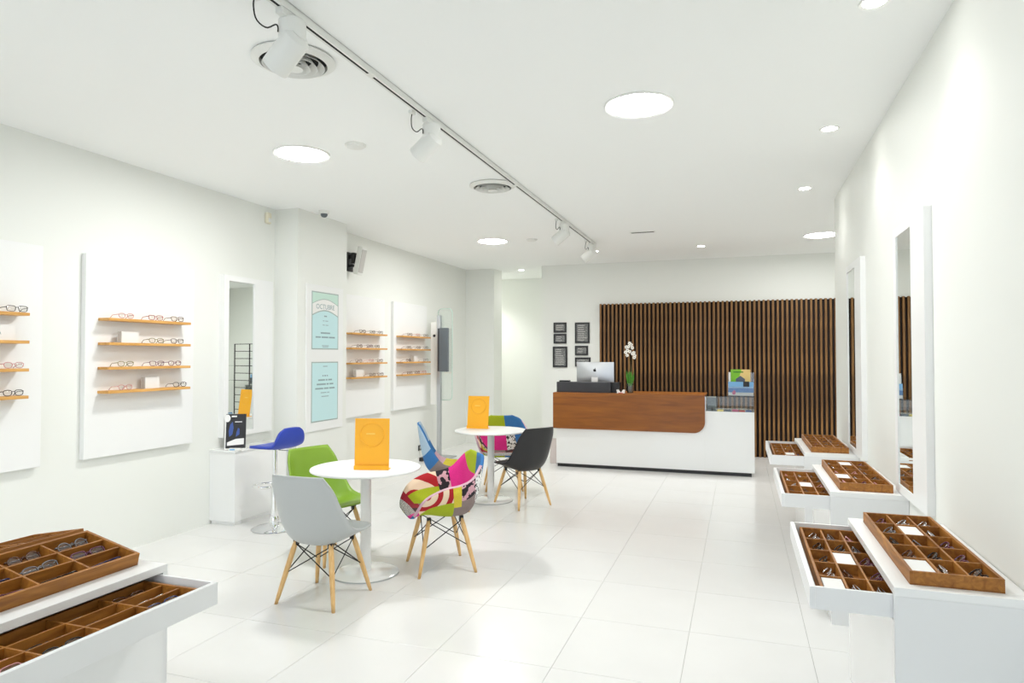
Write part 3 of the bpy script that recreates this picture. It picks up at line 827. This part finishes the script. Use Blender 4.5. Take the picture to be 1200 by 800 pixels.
def pat_side(side, s, v):
    if side == 'rim': return BLUE if v > 0.55 else TAUPE
    if side == 'in':
        if v > 0.75: return PALEB
        if v > 0.58: return BLUE if s < 0.2 else PALEB
        if v > 0.42: return LILAC
        if v > 0.22: return YELL if s < 0.2 else LIME
        return MAROON if s < 0.3 else DRED
    if v > 0.72: return PALEB
    if v > 0.55: return BLUE
    return TAUPE if v > 0.2 else MAROON
chair((-2.74, 6.02, 0), 27, 'patchwork side chair in profile, left of the far round table', P, CC, CE, pat_side, 2.8, 0.018, None, 'patchwork_side_chair', 'upholstered_shell', 0.9, 1.1)

# bar stool
t = thing('bar_stool', 'blue bar stool on chrome pedestal behind the grey chair', 'stool', (-3.84, 4.80, 0), math.radians(171 - 90))
autosmooth(link('base', lathe(N(), [(0, 0), (0.185, 0), (0.19, 0.006), (0.17, 0.016), (0.09, 0.03), (0.045, 0.045), (0.035, 0.06), (0, 0.06)], 48), M['chrome'], t))
autosmooth(link('column', lathe(N(), [(0.03, 0.05), (0.03, 0.40), (0.02, 0.41), (0.02, 0.70), (0.0, 0.70)], 28), M['chrome'], t))
autosmooth(link('collar', lathe(N(), [(0, 0.055), (0.042, 0.055), (0.046, 0.075), (0.032, 0.11), (0, 0.11)], 28), M['chrome'], t))
bm = tube(N(), [(0.115 * math.cos(2 * PI * i / 32), 0.105 + 0.105 * math.sin(2 * PI * i / 32), 0.365) for i in range(32)], 0.009, 10, True)
link('footrest', bm, M['chrome'], t, True)
link('lever', tube(N(), [(0.02, -0.02, 0.68), (0.09, -0.1, 0.665), (0.13, -0.15, 0.64)], 0.005, 8), M['chrome'], t, True)
link('mount_plate', box(N(), -0.08, 0.08, -0.08, 0.08, 0.695, 0.708, 0.003), M['black'], t)
SCc = [(0.215, 0.712), (0.15, 0.718), (0.06, 0.722), (-0.04, 0.722), (-0.12, 0.724), (-0.165, 0.745), (-0.182, 0.79), (-0.189, 0.84), (-0.193, 0.888)]
SCe = [(0.085, 0.20, 0.715), (0.145, 0.145, 0.726), (0.165, 0.05, 0.731), (0.165, -0.04, 0.733), (0.162, -0.115, 0.737), (0.158, -0.152, 0.757), (0.15, -0.17, 0.80), (0.125, -0.18, 0.85), (0.075, -0.189, 0.884)]
link('seat', shell(SCc, SCe, 2.6, thick=0.024), M['blueshell'], t)

# ------------------------------------------------------------------ round tables with amber signs
def round_table(x, y, label):
    t = thing('round_table', label, 'table', (x, y, 0), group='round white pedestal tables')
    autosmooth(link('base', lathe(N(), [(0, 0), (0.225, 0), (0.225, 0.008), (0.21, 0.014), (0.06, 0.022), (0, 0.022)], 56), M['lacquer'], t))
    link('base_rim', lathe(N(), [(0.2255, 0.0005), (0.229, 0.001), (0.229, 0.008), (0.2255, 0.0085), (0.2255, 0.0005)], 56), M['steel'], t)
    autosmooth(link('pedestal', lathe(N(), [(0.036, 0.02), (0.036, 0.70)], 28), M['satin'], t))
    autosmooth(link('top_plate', lathe(N(), [(0, 0.70), (0.12, 0.70), (0.12, 0.712), (0, 0.712)], 28), M['satin'], t))
    autosmooth(link('tabletop', lathe(N(), [(0, 0.712), (0.365, 0.712), (0.375, 0.716), (0.377, 0.722), (0.374, 0.729), (0.368, 0.731), (0, 0.731)], 64), M['satin'], t))
    return t
round_table(-2.46, 4.03, 'white round pedestal table nearest the camera with a standing amber sign')
round_table(-2.46, 6.47, 'white round pedestal table farther back, beside the black chair')
def amber_sign(x, y, rz, lean, label):
    t = thing('table_sign', label, 'sign', (x, y, 0.731), math.radians(rz), 'amber signs standing on tables')
    L = Matrix.Rotation(math.radians(-lean), 4, 'X')
    w = 0.118; h = 0.345
    link('foot', box(N(), -w, w, -0.016, 0.075, 0, 0.003, 0.001), M['orange'], t)
    def tl(bm): bmesh.ops.transform(bm, matrix=L, verts=bm.verts); return bm
    link('panel', tl(box(N(), -w, w, 0.0, 0.004, 0.002, h, 0.001)), M['orange'], t)
    bm = N(); box(bm, -w, w, -0.016, -0.012, 0.0025, 0.03, 0.001)
    link('front_lip', bm, M['orange'], t)
    d = tl(tube(N(), [(0.08 * math.cos(2 * PI * i / 40), 0.0, 0.235 + 0.08 * math.sin(2 * PI * i / 40)) for i in range(40)], 0.0035, 8, True))
    link('embossed_ring', d, M['orange'], t, True)
    link('lettering', tl(box(N(), -0.04, 0.02, -0.001, 0.0, 0.236, 0.246)), M['orangelt'], t)
amber_sign(-2.362, 3.94, 17, 3, 'amber sign with embossed circle on the near round table')
amber_sign(-2.64, 6.54, 3, 8, 'amber sign with embossed circle on the far round table')

# ------------------------------------------------------------------ reception counter
Y0 = 8.75
t = thing('reception_counter', 'white reception counter with cherry wood front panel and glass end', 'counter', (-1.1, Y0, 0))
lc = t.location
link('plinth', box(N(), -2.36, 0.13, Y0 + 0.02, Y0 + 0.6, 0, 0.045), M['black'], t, loc=lc)
bm = N(); box(bm, -2.373, -0.43, Y0, Y0 + 0.62, 0.045, 0.96, 0.002); box(bm, -0.43, 0.166, Y0, Y0 + 0.62, 0.045, 0.80, 0.002)
link('body', bm, M['lacquer'], t, loc=lc)
r = 0.14
pts = [(-2.412, 0.52), (-0.423 - r, 0.52)] + [(-0.423 - r + r * math.sin(a), 0.52 + r - r * math.cos(a)) for a in [PI / 2 * i / 10 for i in range(1, 11)]] + [(-0.423, 0.985), (-2.412, 0.985)]
link('wood_panel', prism(N(), pts, lambda a, b_, tt: (a, Y0 + tt, b_), -0.03, 0.0), M['counterwood'], t, loc=lc)
link('wood_top', box(N(), -2.412, -0.423, Y0 - 0.03, Y0 + 0.64, 0.985, 1.005, 0.002), M['counterwood'], t, loc=lc)
gl = link('glass_case', box(N(), -0.415, 0.166, Y0, Y0 + 0.006, 0.80, 0.985), M['glass'], t, loc=lc)
link('glass_side', box(N(), 0.16, 0.166, Y0 + 0.006, Y0 + 0.6, 0.80, 0.985), M['glass'], gl, loc=lc)
link('glass_top', box(N(), -0.42, 0.168, Y0 - 0.002, Y0 + 0.6, 0.985, 0.993), M['glass'], gl, loc=lc)
link('steel_edge', box(N(), -0.421, -0.413, Y0 - 0.004, Y0 + 0.004, 0.80, 0.985), M['steel'], gl, loc=lc)
t = thing('upright_box', 'dark grey upright box inside the glass end of the counter', 'box', (-0.35, Y0 + 0.2, 0.80))
link('case', box(N(), -0.055, 0.055, -0.05, 0.05, 0, 0.17, 0.006), M['slab'], t)
link('pale_lid', box(N(), -0.058, 0.058, -0.055, 0.055, 0.17, 0.183, 0.003), M['cream'], t)
link('dark_base', box(N(), 0.0, 0.02, -0.06, -0.05, 0.0, 0.04), M['black'], t)
for k, (xx_, m_, c) in enumerate([(-0.24, 'yellowp', 'yellow'), (-0.15, 'greyp', 'grey'), (-0.06, 'magentap', 'magenta'), (0.02, 'red', 'red'), (0.10, 'navyp', 'navy')]):
    o = link('leaflet_pile', box(N(), -0.036, 0.036, -0.05, 0.05, 0, 0.014 + 0.004 * (k % 3), 0.002), M[m_])
    o.location = (xx_, Y0 + 0.10, 0.80)
    tag(o, '%s leaflet pile inside the glass counter end' % c, 'leaflets', 'coloured leaflet piles in the glass case')
# brochure holder standing on the glass
t = thing('brochure_holder', 'clear brochure holder with two colourful leaflets on glass counter end', 'brochure holder', (0.0, Y0 + 0.15, 0.993))
link('base', box(N(), -0.145, 0.17, -0.05, 0.09, 0, 0.004), M['acrylic'], t)
link('back_plate', box(N(), -0.145, 0.17, 0.03, 0.034, 0.004, 0.30), M['acrylic'], t)
link('front_pocket', box(N(), -0.145, 0.17, -0.04, -0.037, 0.004, 0.12), M['acrylic'], t)
lf = link('sea_leaflet', box(N(), -0.14, 0.16, -0.034, -0.03, 0.006, 0.18), M['skyp'], t)
link('sea_band', box(N(), -0.14, 0.16, -0.0348, -0.034, 0.045, 0.10), M['bluep'], lf)
link('sand_band', box(N(), -0.14, 0.16, -0.0348, -0.034, 0.006, 0.045), M['paper'], lf)
link('pink_figure', prism(N(), [(-0.09, 0.02), (-0.06, 0.018), (-0.05, 0.05), (-0.07, 0.075), (-0.095, 0.05)], lambda a, b_, tt: (a, tt, b_), -0.0358, -0.0348), M['magentap'], lf)
link('black_tag', box(N(), 0.04, 0.11, -0.042, -0.040, 0.12, 0.185), M['black'], t)
lg = link('house_leaflet', box(N(), -0.11, 0.125, 0.018, 0.022, 0.02, 0.335), M['sandp'], t)
link('lime_half', prism(N(), [(-0.11, 0.17), (-0.03, 0.17), (0.02, 0.335), (-0.11, 0.335)], lambda a, b_, tt: (a, tt, b_), 0.017, 0.018), M['limep'], lg)
link('headline', box(N(), -0.08, 0.04, 0.0155, 0.017, 0.295, 0.31), M['leaf'], lg)
link('house_shape', prism(N(), [(-0.05, 0.175), (0.06, 0.175), (0.06, 0.215), (0.005, 0.255), (-0.05, 0.215)], lambda a, b_, tt: (a, tt, b_), 0.0155, 0.017), M['greyp'], lg)
link('cream_leaflet', box(N(), -0.135, -0.113, 0.018, 0.022, 0.02, 0.30), M['paper'], t)
# riser box, computer, orchid, small card
t = thing('desktop_riser', 'charcoal box in front of the computer on the wood counter', 'box', (-2.0, Y0 + 0.1, 1.005))
link('front_box', box(N(), -2.385, -1.64, Y0 + 0.06, Y0 + 0.22, 1.005, 1.145, 0.004), M['charcoal'], t, loc=t.location)
link('side_block', box(N(), -1.64, -1.53, Y0 + 0.12, Y0 + 0.3, 1.005, 1.14, 0.004), M['black'], t, loc=t.location)
link('flap', box(N(), -2.36, -2.22, Y0 + 0.1, Y0 + 0.2, 1.145, 1.165, 0.006), M['black'], t, loc=t.location)
t = thing('desktop_computer', 'silver all-in-one computer seen from behind on the counter', 'computer', (-1.92, Y0 + 0.42, 1.005), math.radians(0))
autosmooth(link('foot', box(N(), -0.1, 0.1, -0.12, 0.06, 0, 0.006, 0.002), M['alu'], t))
link('stand', box(N(), -0.045, 0.045, -0.05, -0.04, 0.006, 0.2, 0.002), M['satin'], t)
bm = N()
nx = 12
prof = []
for iz in range(9):
    for ix in range(nx + 1):
        pass
gb = bmesh.ops.create_grid(bm, x_segments=12, y_segments=9, size=0.5)
for v in bm.verts:
    x_, y_ = v.co.x * 0.53, v.co.y * 0.35
    bul = (1 - (v.co.x * 2) ** 2) * (1 - (v.co.y * 2) ** 2)
    v.co = Vector((x_, -0.012 - 0.026 * bul, 0.235 + y_))
bmesh.ops.recalc_face_normals(bm, faces=bm.faces)
ext = bmesh.ops.extrude_face_region(bm, geom=bm.faces[:])
for v in [g for g in ext['geom'] if isinstance(g, bmesh.types.BMVert)]: v.co.y = 0.0
bmesh.ops.recalc_face_normals(bm, faces=bm.faces)
cs = autosmooth(link('case', bm, M['alu'], t))
link('screen', box(N(), -0.255, 0.255, 0.0, 0.003, 0.09, 0.40), M['black'], t)
lp = []
for i in range(28):      # fruit-shaped emblem with a bite
    a = 2 * PI * i / 28; rr_ = 0.021 * (1 - 0.10 * math.cos(2 * a + PI) * 0.5 - (0.16 if abs(a - PI / 2) < 0.25 else 0) - (0.10 if abs(a - 3 * PI / 2) < 0.2 else 0))
    x_, z_ = rr_ * math.cos(a), rr_ * math.sin(a) * 1.05
    d_ = math.hypot(x_ - 0.025, z_ - 0.003)
    if d_ < 0.011: x_ = 0.025 - math.sqrt(max(0, 0.011 ** 2 - (z_ - 0.003) ** 2))
    lp.append((x_, z_))
em = link('emblem', prism(N(), lp, lambda a, b_, tt: (-0.0 + a, tt, 0.295 + b_), -0.040, -0.030), M['black'], cs)
link('emblem_leaf', prism(N(), [(0.0, 0.022), (0.004, 0.033), (0.012, 0.037), (0.008, 0.026)], lambda a, b_, tt: (a, tt, 0.295 + b_), -0.040, -0.030), M['black'], cs)

t = thing('orchid', 'white orchid with bright green leaves in a glass vase on counter', 'plant', (-1.395, Y0 + 0.18, 1.005))
autosmooth(link('vase', lathe(N(), [(0, 0.002), (0.04, 0.002), (0.046, 0.13), (0.043, 0.13), (0.037, 0.006), (0, 0.006)], 28), M['glass'], t))
link('pebbles', lathe(N(), [(0, 0.007), (0.036, 0.007), (0.041, 0.095), (0, 0.105)], 20), M['moss'], t)
for i in range(26):
    a = R.uniform(0, 2 * PI); rr_ = R.uniform(0.005, 0.036); h_ = R.uniform(0.17, 0.22)
    b0 = Vector((rr_ * math.cos(a), rr_ * math.sin(a), 0.09)); b1 = b0 + Vector((R.uniform(-0.04, 0.04), R.uniform(-0.03, 0.03), h_))
    s_ = Vector((math.cos(a + 1.5), math.sin(a + 1.5), 0)) * 0.013
    m_ = b0.lerp(b1, 0.6) + Vector((0.008 * math.cos(a), 0.008 * math.sin(a), 0))
    bm = N(); vs = [bm.verts.new(p_) for p_ in (b0 - s_ * 0.6, b0 + s_ * 0.6, m_ + s_, b1, m_ - s_)]
    bm.faces.new(vs)
    ext = bmesh.ops.extrude_face_region(bm, geom=bm.faces[:])
    for v in [g for g in ext['geom'] if isinstance(g, bmesh.types.BMVert)]: v.co += s_.cross(Vector((0, 0, 1))) * 0.15
    bmesh.ops.recalc_face_normals(bm, faces=bm.faces)
    link('leaf', bm, M['leaf'], t)
stems = [[(0.0, 0, 0.1), (0.005, 0, 0.35), (-0.01, -0.005, 0.52), (0.0, -0.03, 0.66)], [(0.01, 0.0, 0.1), (0.02, 0, 0.33), (0.035, -0.01, 0.48), (0.05, -0.03, 0.52)]]
for s_ in stems: link('stem', tube(N(), spline(s_, 12), 0.003, 6), M['stem'], t, True)
flw = [(0.0, -0.035, 0.665), (0.02, -0.03, 0.645), (-0.045, -0.03, 0.615), (0.035, -0.03, 0.605), (-0.03, -0.035, 0.57), (-0.055, -0.03, 0.545), (0.0, -0.03, 0.555), (0.055, -0.035, 0.54), (-0.035, -0.03, 0.505), (0.065, -0.03, 0.50), (0.04, -0.04, 0.525), (-0.015, -0.035, 0.62), (0.06, -0.035, 0.475)]
for fx, fy, fz in flw:
    bm = N(); ph = R.uniform(0, 1)
    for k in range(5):
        a = 2 * PI * k / 5 + ph; d_ = Vector((math.cos(a), 0, math.sin(a))); n_ = Vector((-math.sin(a), 0, math.cos(a)))
        c_ = Vector((fx, fy, fz)); rr_ = 0.026
        vs = [bm.verts.new(c_ + q_) for q_ in (d_ * 0.003, d_ * rr_ * 0.6 + n_ * 0.012 + Vector((0, -0.004, 0)), d_ * rr_ + Vector((0, -0.001, 0)), d_ * rr_ * 0.6 - n_ * 0.012 + Vector((0, -0.004, 0)))]
        bm.faces.new(vs)
    ext = bmesh.ops.extrude_face_region(bm, geom=bm.faces[:])
    for v in [g for g in ext['geom'] if isinstance(g, bmesh.types.BMVert)]: v.co.y += 0.002
    bmesh.ops.recalc_face_normals(bm, faces=bm.faces)
    link('flower', bm, M['petal'], t)
t = thing('business_card_holder', 'small red and white card holder beside the orchid vase', 'card holder', (-1.50, Y0 + 0.06, 1.005))
link('base', box(N(), -0.05, 0.05, -0.03, 0.03, 0, 0.012, 0.003), M['paper'], t)
for s_ in (-1, 1): link('wing', prism(N(), [(s_ * 0.005, 0.012), (s_ * 0.05, 0.012), (s_ * 0.06, 0.045), (s_ * 0.03, 0.05)], lambda a, b_, tt: (a, tt, b_), -0.01, 0.01), M['paper'], t)
link('red_mark', box(N(), -0.03, 0.03, -0.0315, -0.03, 0.002, 0.010), M['red'], t)
t = thing('paper_bin', 'slim pale upright bin standing at the left end of counter', 'bin', (-2.475, Y0 + 0.25, 0))
bm = N()
for a_ in ((-0.045, 0.045, -0.045, -0.041), (-0.045, 0.045, 0.041, 0.045), (-0.045, -0.041, -0.041, 0.041), (0.041, 0.045, -0.041, 0.041)): box(bm, *a_, 0.006, 0.34)
link('body', bm, M['pink'], t)
link('bottom', box(N(), -0.045, 0.045, -0.045, 0.045, 0, 0.006), M['greycard'], t)

# framed notices on the back wall
def notice(x0, x1, z0, z1, label):
    t = thing('framed_notice', label, 'picture frame', ((x0 + x1) / 2, YB, z0), group='small black framed notices')
    bm = N(); y0_, y1_ = YB - 0.022, YB; e = 0.026
    box(bm, x0, x0 + e, y0_, y1_, z0, z1); box(bm, x1 - e, x1, y0_, y1_, z0, z1)
    box(bm, x0 + e, x1 - e, y0_, y1_, z0, z0 + e); box(bm, x0 + e, x1 - e, y0_, y1_, z1 - e, z1)
    link('frame', bm, M['black'], t, loc=t.location)
    sh = link('notice_sheet', box(N(), x0 + e, x1 - e, YB - 0.012, YB, z0 + e, z1 - e), M['board'], t, loc=t.location)
    nl = max(2, int((z1 - z0 - 2 * e) / 0.035))
    for i in range(nl):
        zz = z1 - e - 0.022 - i * (z1 - z0 - 2 * e - 0.03) / max(1, nl - 0.5)
        link('text_line', box(N(), x0 + e + 0.02, x1 - e - 0.02 - R.uniform(0, 0.06), YB - 0.0132, YB - 0.012, zz - 0.005, zz + 0.005), M['greycard'], sh, loc=t.location)
notice(-2.902, -2.685, 1.885, 2.05, 'top small black framed notice, left column on the back wall')
notice(-2.902, -2.685, 1.705, 1.865, 'second small black framed notice, left column on the back wall')
notice(-2.915, -2.672, 1.315, 1.655, 'tall black framed notice, lower left on the back wall')
notice(-2.541, -2.30, 1.71, 2.045, 'tall black framed notice, upper right beside the slats')
notice(-2.541, -2.325, 1.512, 1.667, 'small black framed notice in middle of the right column')
notice(-2.541, -2.285, 1.33, 1.478, 'black framed notice partly hidden behind the computer')

# ------------------------------------------------------------------ display trays
def make_tray(name, label, length, width, height, rows, longname, loc):
    t = thing('display_tray', label, 'tray', loc, group='brown wooden eyeglass trays')
    hl, hw = length / 2, width / 2; w = 0.011
    link('bottom', box(N(), -hw, hw, -hl, hl, 0, 0.005), M['trayin'], t)
    link('side', box(N(), -hw, -hw + w, -hl, hl, 0.005, height, 0.001), M['traywood'], t)
    link('side', box(N(), hw - w, hw, -hl, hl, 0.005, height, 0.001), M['traywood'], t)
    link('end', box(N(), -hw + w, hw - w, -hl, -hl + w, 0.005, height, 0.001), M['traywood'], t)
    link('end', box(N(), -hw + w, hw - w, hl - w, hl, 0.005, height, 0.001), M['traywood'], t)
    cw = (width - 2 * w) / 3; cl = (length - 2 * w) / rows; th = 0.0035; dh = height - 0.004
    for k in (1, 2):
        x_ = -hw + w + cw * k
        link('long_divider', box(N(), x_ - th, x_ + th, -hl + w, hl - w, 0.005, dh), M['traywood'], t)
    for j in range(1, rows):
        y_ = -hl + w + cl * j
        for k in range(3):
            xa = -hw + w + cw * k + (th if k else 0); xb = -hw + w + cw * (k + 1) - (th if k < 2 else 0)
            link('divider', box(N(), xa, xb, y_ - th, y_ + th, 0.005, dh), M['traywood'], t)
    return t
ROWN = ['nearest', 'second', 'third', 'fourth', 'farthest']
cols5 = ['brown', 'grey', 'silver', 'plum', 'black', 'brown', 'grey', 'pink', 'blue', 'silver']
def fill_tray(loc, length, width, rows, cards, where, colnames, height, skip=(), seed=0, xf=None):
    rr = random.Random(seed); w = 0.011
    cw = (width - 2 * w) / 3; cl = (length - 2 * w) / rows
    for j in range(rows):
        for k in range(3):
            x_ = loc[0] - width / 2 + w + cw * (k + 0.5); y_ = loc[1] - length / 2 + w + cl * (j + 0.5)
            if (k, j) in cards:
                o = link('price_card', box(N(), -cw / 2 + 0.006, cw / 2 - 0.006, -cl / 2 + 0.007, cl / 2 - 0.007, 0, height - 0.014, 0.001), M['paper'])
                o.location = (x_, y_, loc[2] + 0.005)
                tag(o, 'white card block in %s column, %s row, %s' % (colnames[k], ROWN[j], where), 'card', 'white card blocks in the trays')
                continue
            if (k, j) in skip: continue
            c = rr.choice(cols5); kd = rr.choice(['rect', 'oval', 'round']); dk = rr.random() < 0.2
            fl_ = rr.random() < 0.5
            rz = (PI / 2 if not fl_ else -PI / 2) + rr.uniform(-0.1, 0.1)
            sh = 0.012 if not fl_ else -0.012
            og = glasses((x_ + sh, y_ + rr.uniform(-0.01, 0.01), loc[2] + 0.006), rz,
                    '%s %s folded eyeglasses, %s column, %s row, %s' % (c, kd if kd != 'rect' else 'rectangular', colnames[k], ROWN[j], where), c, kd, True, dk,
                    'folded eyeglasses in the wooden trays')
            if xf is not None:
                mm_ = xf @ Matrix.Translation(og.location) @ Matrix.Rotation(og.rotation_euler.z, 4, 'Z')
                og.location = mm_.to_translation(); og.rotation_euler = mm_.to_euler()

# ------------------------------------------------------------------ right hand consoles
def console(y0, y1, label, x_front, x_back, sgn, far_flag=0):
    """white console; its drawer is pulled out towards x_front side (sgn=-1 to -X, +1 to +X)"""
    t = thing('display_console', label, 'console', ((x_front + x_back) / 2, (y0 + y1) / 2, 0), group='white display consoles with open drawers')
    lo = t.location
    a, b_ = sorted((x_front, x_back))
    link('top_slab', box(N(), a, b_, y0, y1, 0.712, 0.74, 0.0015), M['satin'], t, loc=lo)
    link('side_panel', box(N(), a, b_, y0, y0 + 0.02, 0, 0.712), M['console'], t, loc=lo)
    link('side_panel', box(N(), a, b_, y1 - 0.02, y1, 0, 0.712), M['console'], t, loc=lo)
    bx = sorted((x_back, x_back - sgn * 0.018 * -1)) if False else sorted((x_back, x_back + sgn * 0.018))
    link('back_panel', box(N(), *bx, y0 + 0.02, y1 - 0.02, 0, 0.712), M['console'], t, loc=lo)
    fx = sorted((x_front, x_front - sgn * 0.018))
    link('front_panel', box(N(), *fx, y0 + 0.02, y1 - 0.02, 0.0, 0.625), M['lacquer'], t, loc=lo)
    # drawer
    ext = 0.235
    q0, q1 = y0 + 0.025, y1 - 0.025; zb, zt = 0.632, 0.708
    ds = sorted((x_front + sgn * ext, x_front - sgn * 0.05))
    dr = link('drawer', box(N(), *ds, q0 + 0.012, q1 - 0.012, zb + 0.004, zb + 0.012), M['console'], t, loc=lo)
    f0 = x_front + sgn * ext
    link('drawer_front', box(N(), *sorted((f0, f0 + sgn * 0.018)), q0, q1, zb, zt, 0.001), M['console'], dr, loc=lo)
    link('drawer_side', box(N(), *ds, q0, q0 + 0.012, zb, zt), M['console'], dr, loc=lo)
    link('drawer_side', box(N(), *ds, q1 - 0.012, q1, zb, zt), M['console'], dr, loc=lo)
    return t
TW, TH = 0.268, 0.045
RC = ['left', 'middle', 'right']
cons = [(2.48, 3.47, 'nearest right console', {(0, 0), (1, 3)}, {(0, 0), (1, 2)}),
        (4.11, 5.10, 'middle right console', {(0, 1), (1, 4)}, {(1, 2)}),
        (5.68, 6.67, 'farthest right console', set(), {(1, 1)})]
clab = ['white console against right wall nearest the camera, drawer pulled open', 'white console against right wall, second from the camera', 'white console against right wall, farthest from the camera']
for i, ((y0, y1, nm, ct, cd), cl_) in enumerate(zip(cons, clab)):
    console(y0, y1, cl_, 0.475, XR - 0.002, -1)
    L = 0.88; loc = (0.664, y0 + 0.05 + L / 2, 0.74)
    make_tray('display_tray', 'brown wooden compartment tray on top of the %s' % nm, L, TW, TH, 5, nm, loc)
    fill_tray(loc, L, TW, 5, ct, 'top tray, ' + nm, RC, TH, seed=10 + i)
    L2 = 0.90; loc = (0.392, (y0 + y1) / 2, 0.645)
    make_tray('display_tray', 'brown wooden compartment tray inside the open drawer, %s' % nm, L2, 0.262, 0.046, 5, nm, loc)
    fill_tray(loc, L2, 0.262, 5, cd, 'drawer tray, ' + nm, RC, 0.046, seed=20 + i)
# left hand island in the foreground
console(0.88, 1.90, 'white console in the left foreground with open drawer and trays', -1.99, -2.79, 1)
loc = (-2.213, 1.85 - 0.44, 0.74)
LCN = ['wall side', 'middle', 'aisle side']
PIV = Vector((-2.079, 1.41, 0.74))
XF = Matrix.Translation(PIV) @ Matrix.Rotation(math.radians(13), 4, 'Y') @ Matrix.Translation(-PIV)
o = make_tray('display_tray', 'brown wooden compartment tray propped up on the left foreground console', 0.88, TW, TH, 5, '', loc)
o.location = XF @ Vector(loc); o.rotation_euler = (0, math.radians(13), 0)
bm = N(); prism(bm, [(-2.33, 0.741), (-2.20, 0.741), (-2.33, 0.796)], lambda a, b_, tt: (a, 1.41 + tt, b_), -0.40, 0.40)
bmesh.ops.transform(bm, matrix=XF.inverted(), verts=bm.verts)
link('riser', bm, M['traywood'], o, loc=loc)
fill_tray(loc, 0.88, TW, 5, set(), 'top tray, left console', LCN, TH, seed=31, xf=XF)
loc = (-1.906, 1.39, 0.645)
make_tray('display_tray', 'brown wooden compartment tray inside the open drawer, left foreground console', 0.90, 0.262, 0.046, 5, '', loc)
fill_tray(loc, 0.90, 0.262, 5, set(), 'drawer tray, left console', LCN, 0.046, seed=32)
o = make_tray('display_tray', 'brown wooden tray leaning the other way, behind the left foreground tray', 0.88, TW, TH, 5, '', (-2.486, 1.42, 0.779))
o.rotation_euler = (0, math.radians(-10), 0)
link('riser', box(N(), -0.13, -0.05, -0.40, 0.40, -0.0155, 0.0), M['traywood'], o)

# ------------------------------------------------------------------ wire rack in the recess (seen in the left mirror)
t = thing('wire_rack', 'black wire display rack seen reflected in the left wall mirror', 'rack', (2.0, 10.3, 0))
for x_ in (-0.48, 0.0, 0.48):
    link('upright', tube(N(), [(x_, 0, 0), (x_, 0, 1.76)], 0.012, 8), M['wire'], t)
for z_ in [0.36 + 0.155 * k for k in range(10)]:
    link('rail', tube(N(), [(-0.48, 0, z_), (0.48, 0, z_)], 0.007, 8), M['wire'], t)
for z_ in (0.98, 1.29):
    link('shelf', box(N(), -0.48, 0.48, -0.16, 0, z_, z_ + 0.012), M['glass'], t)
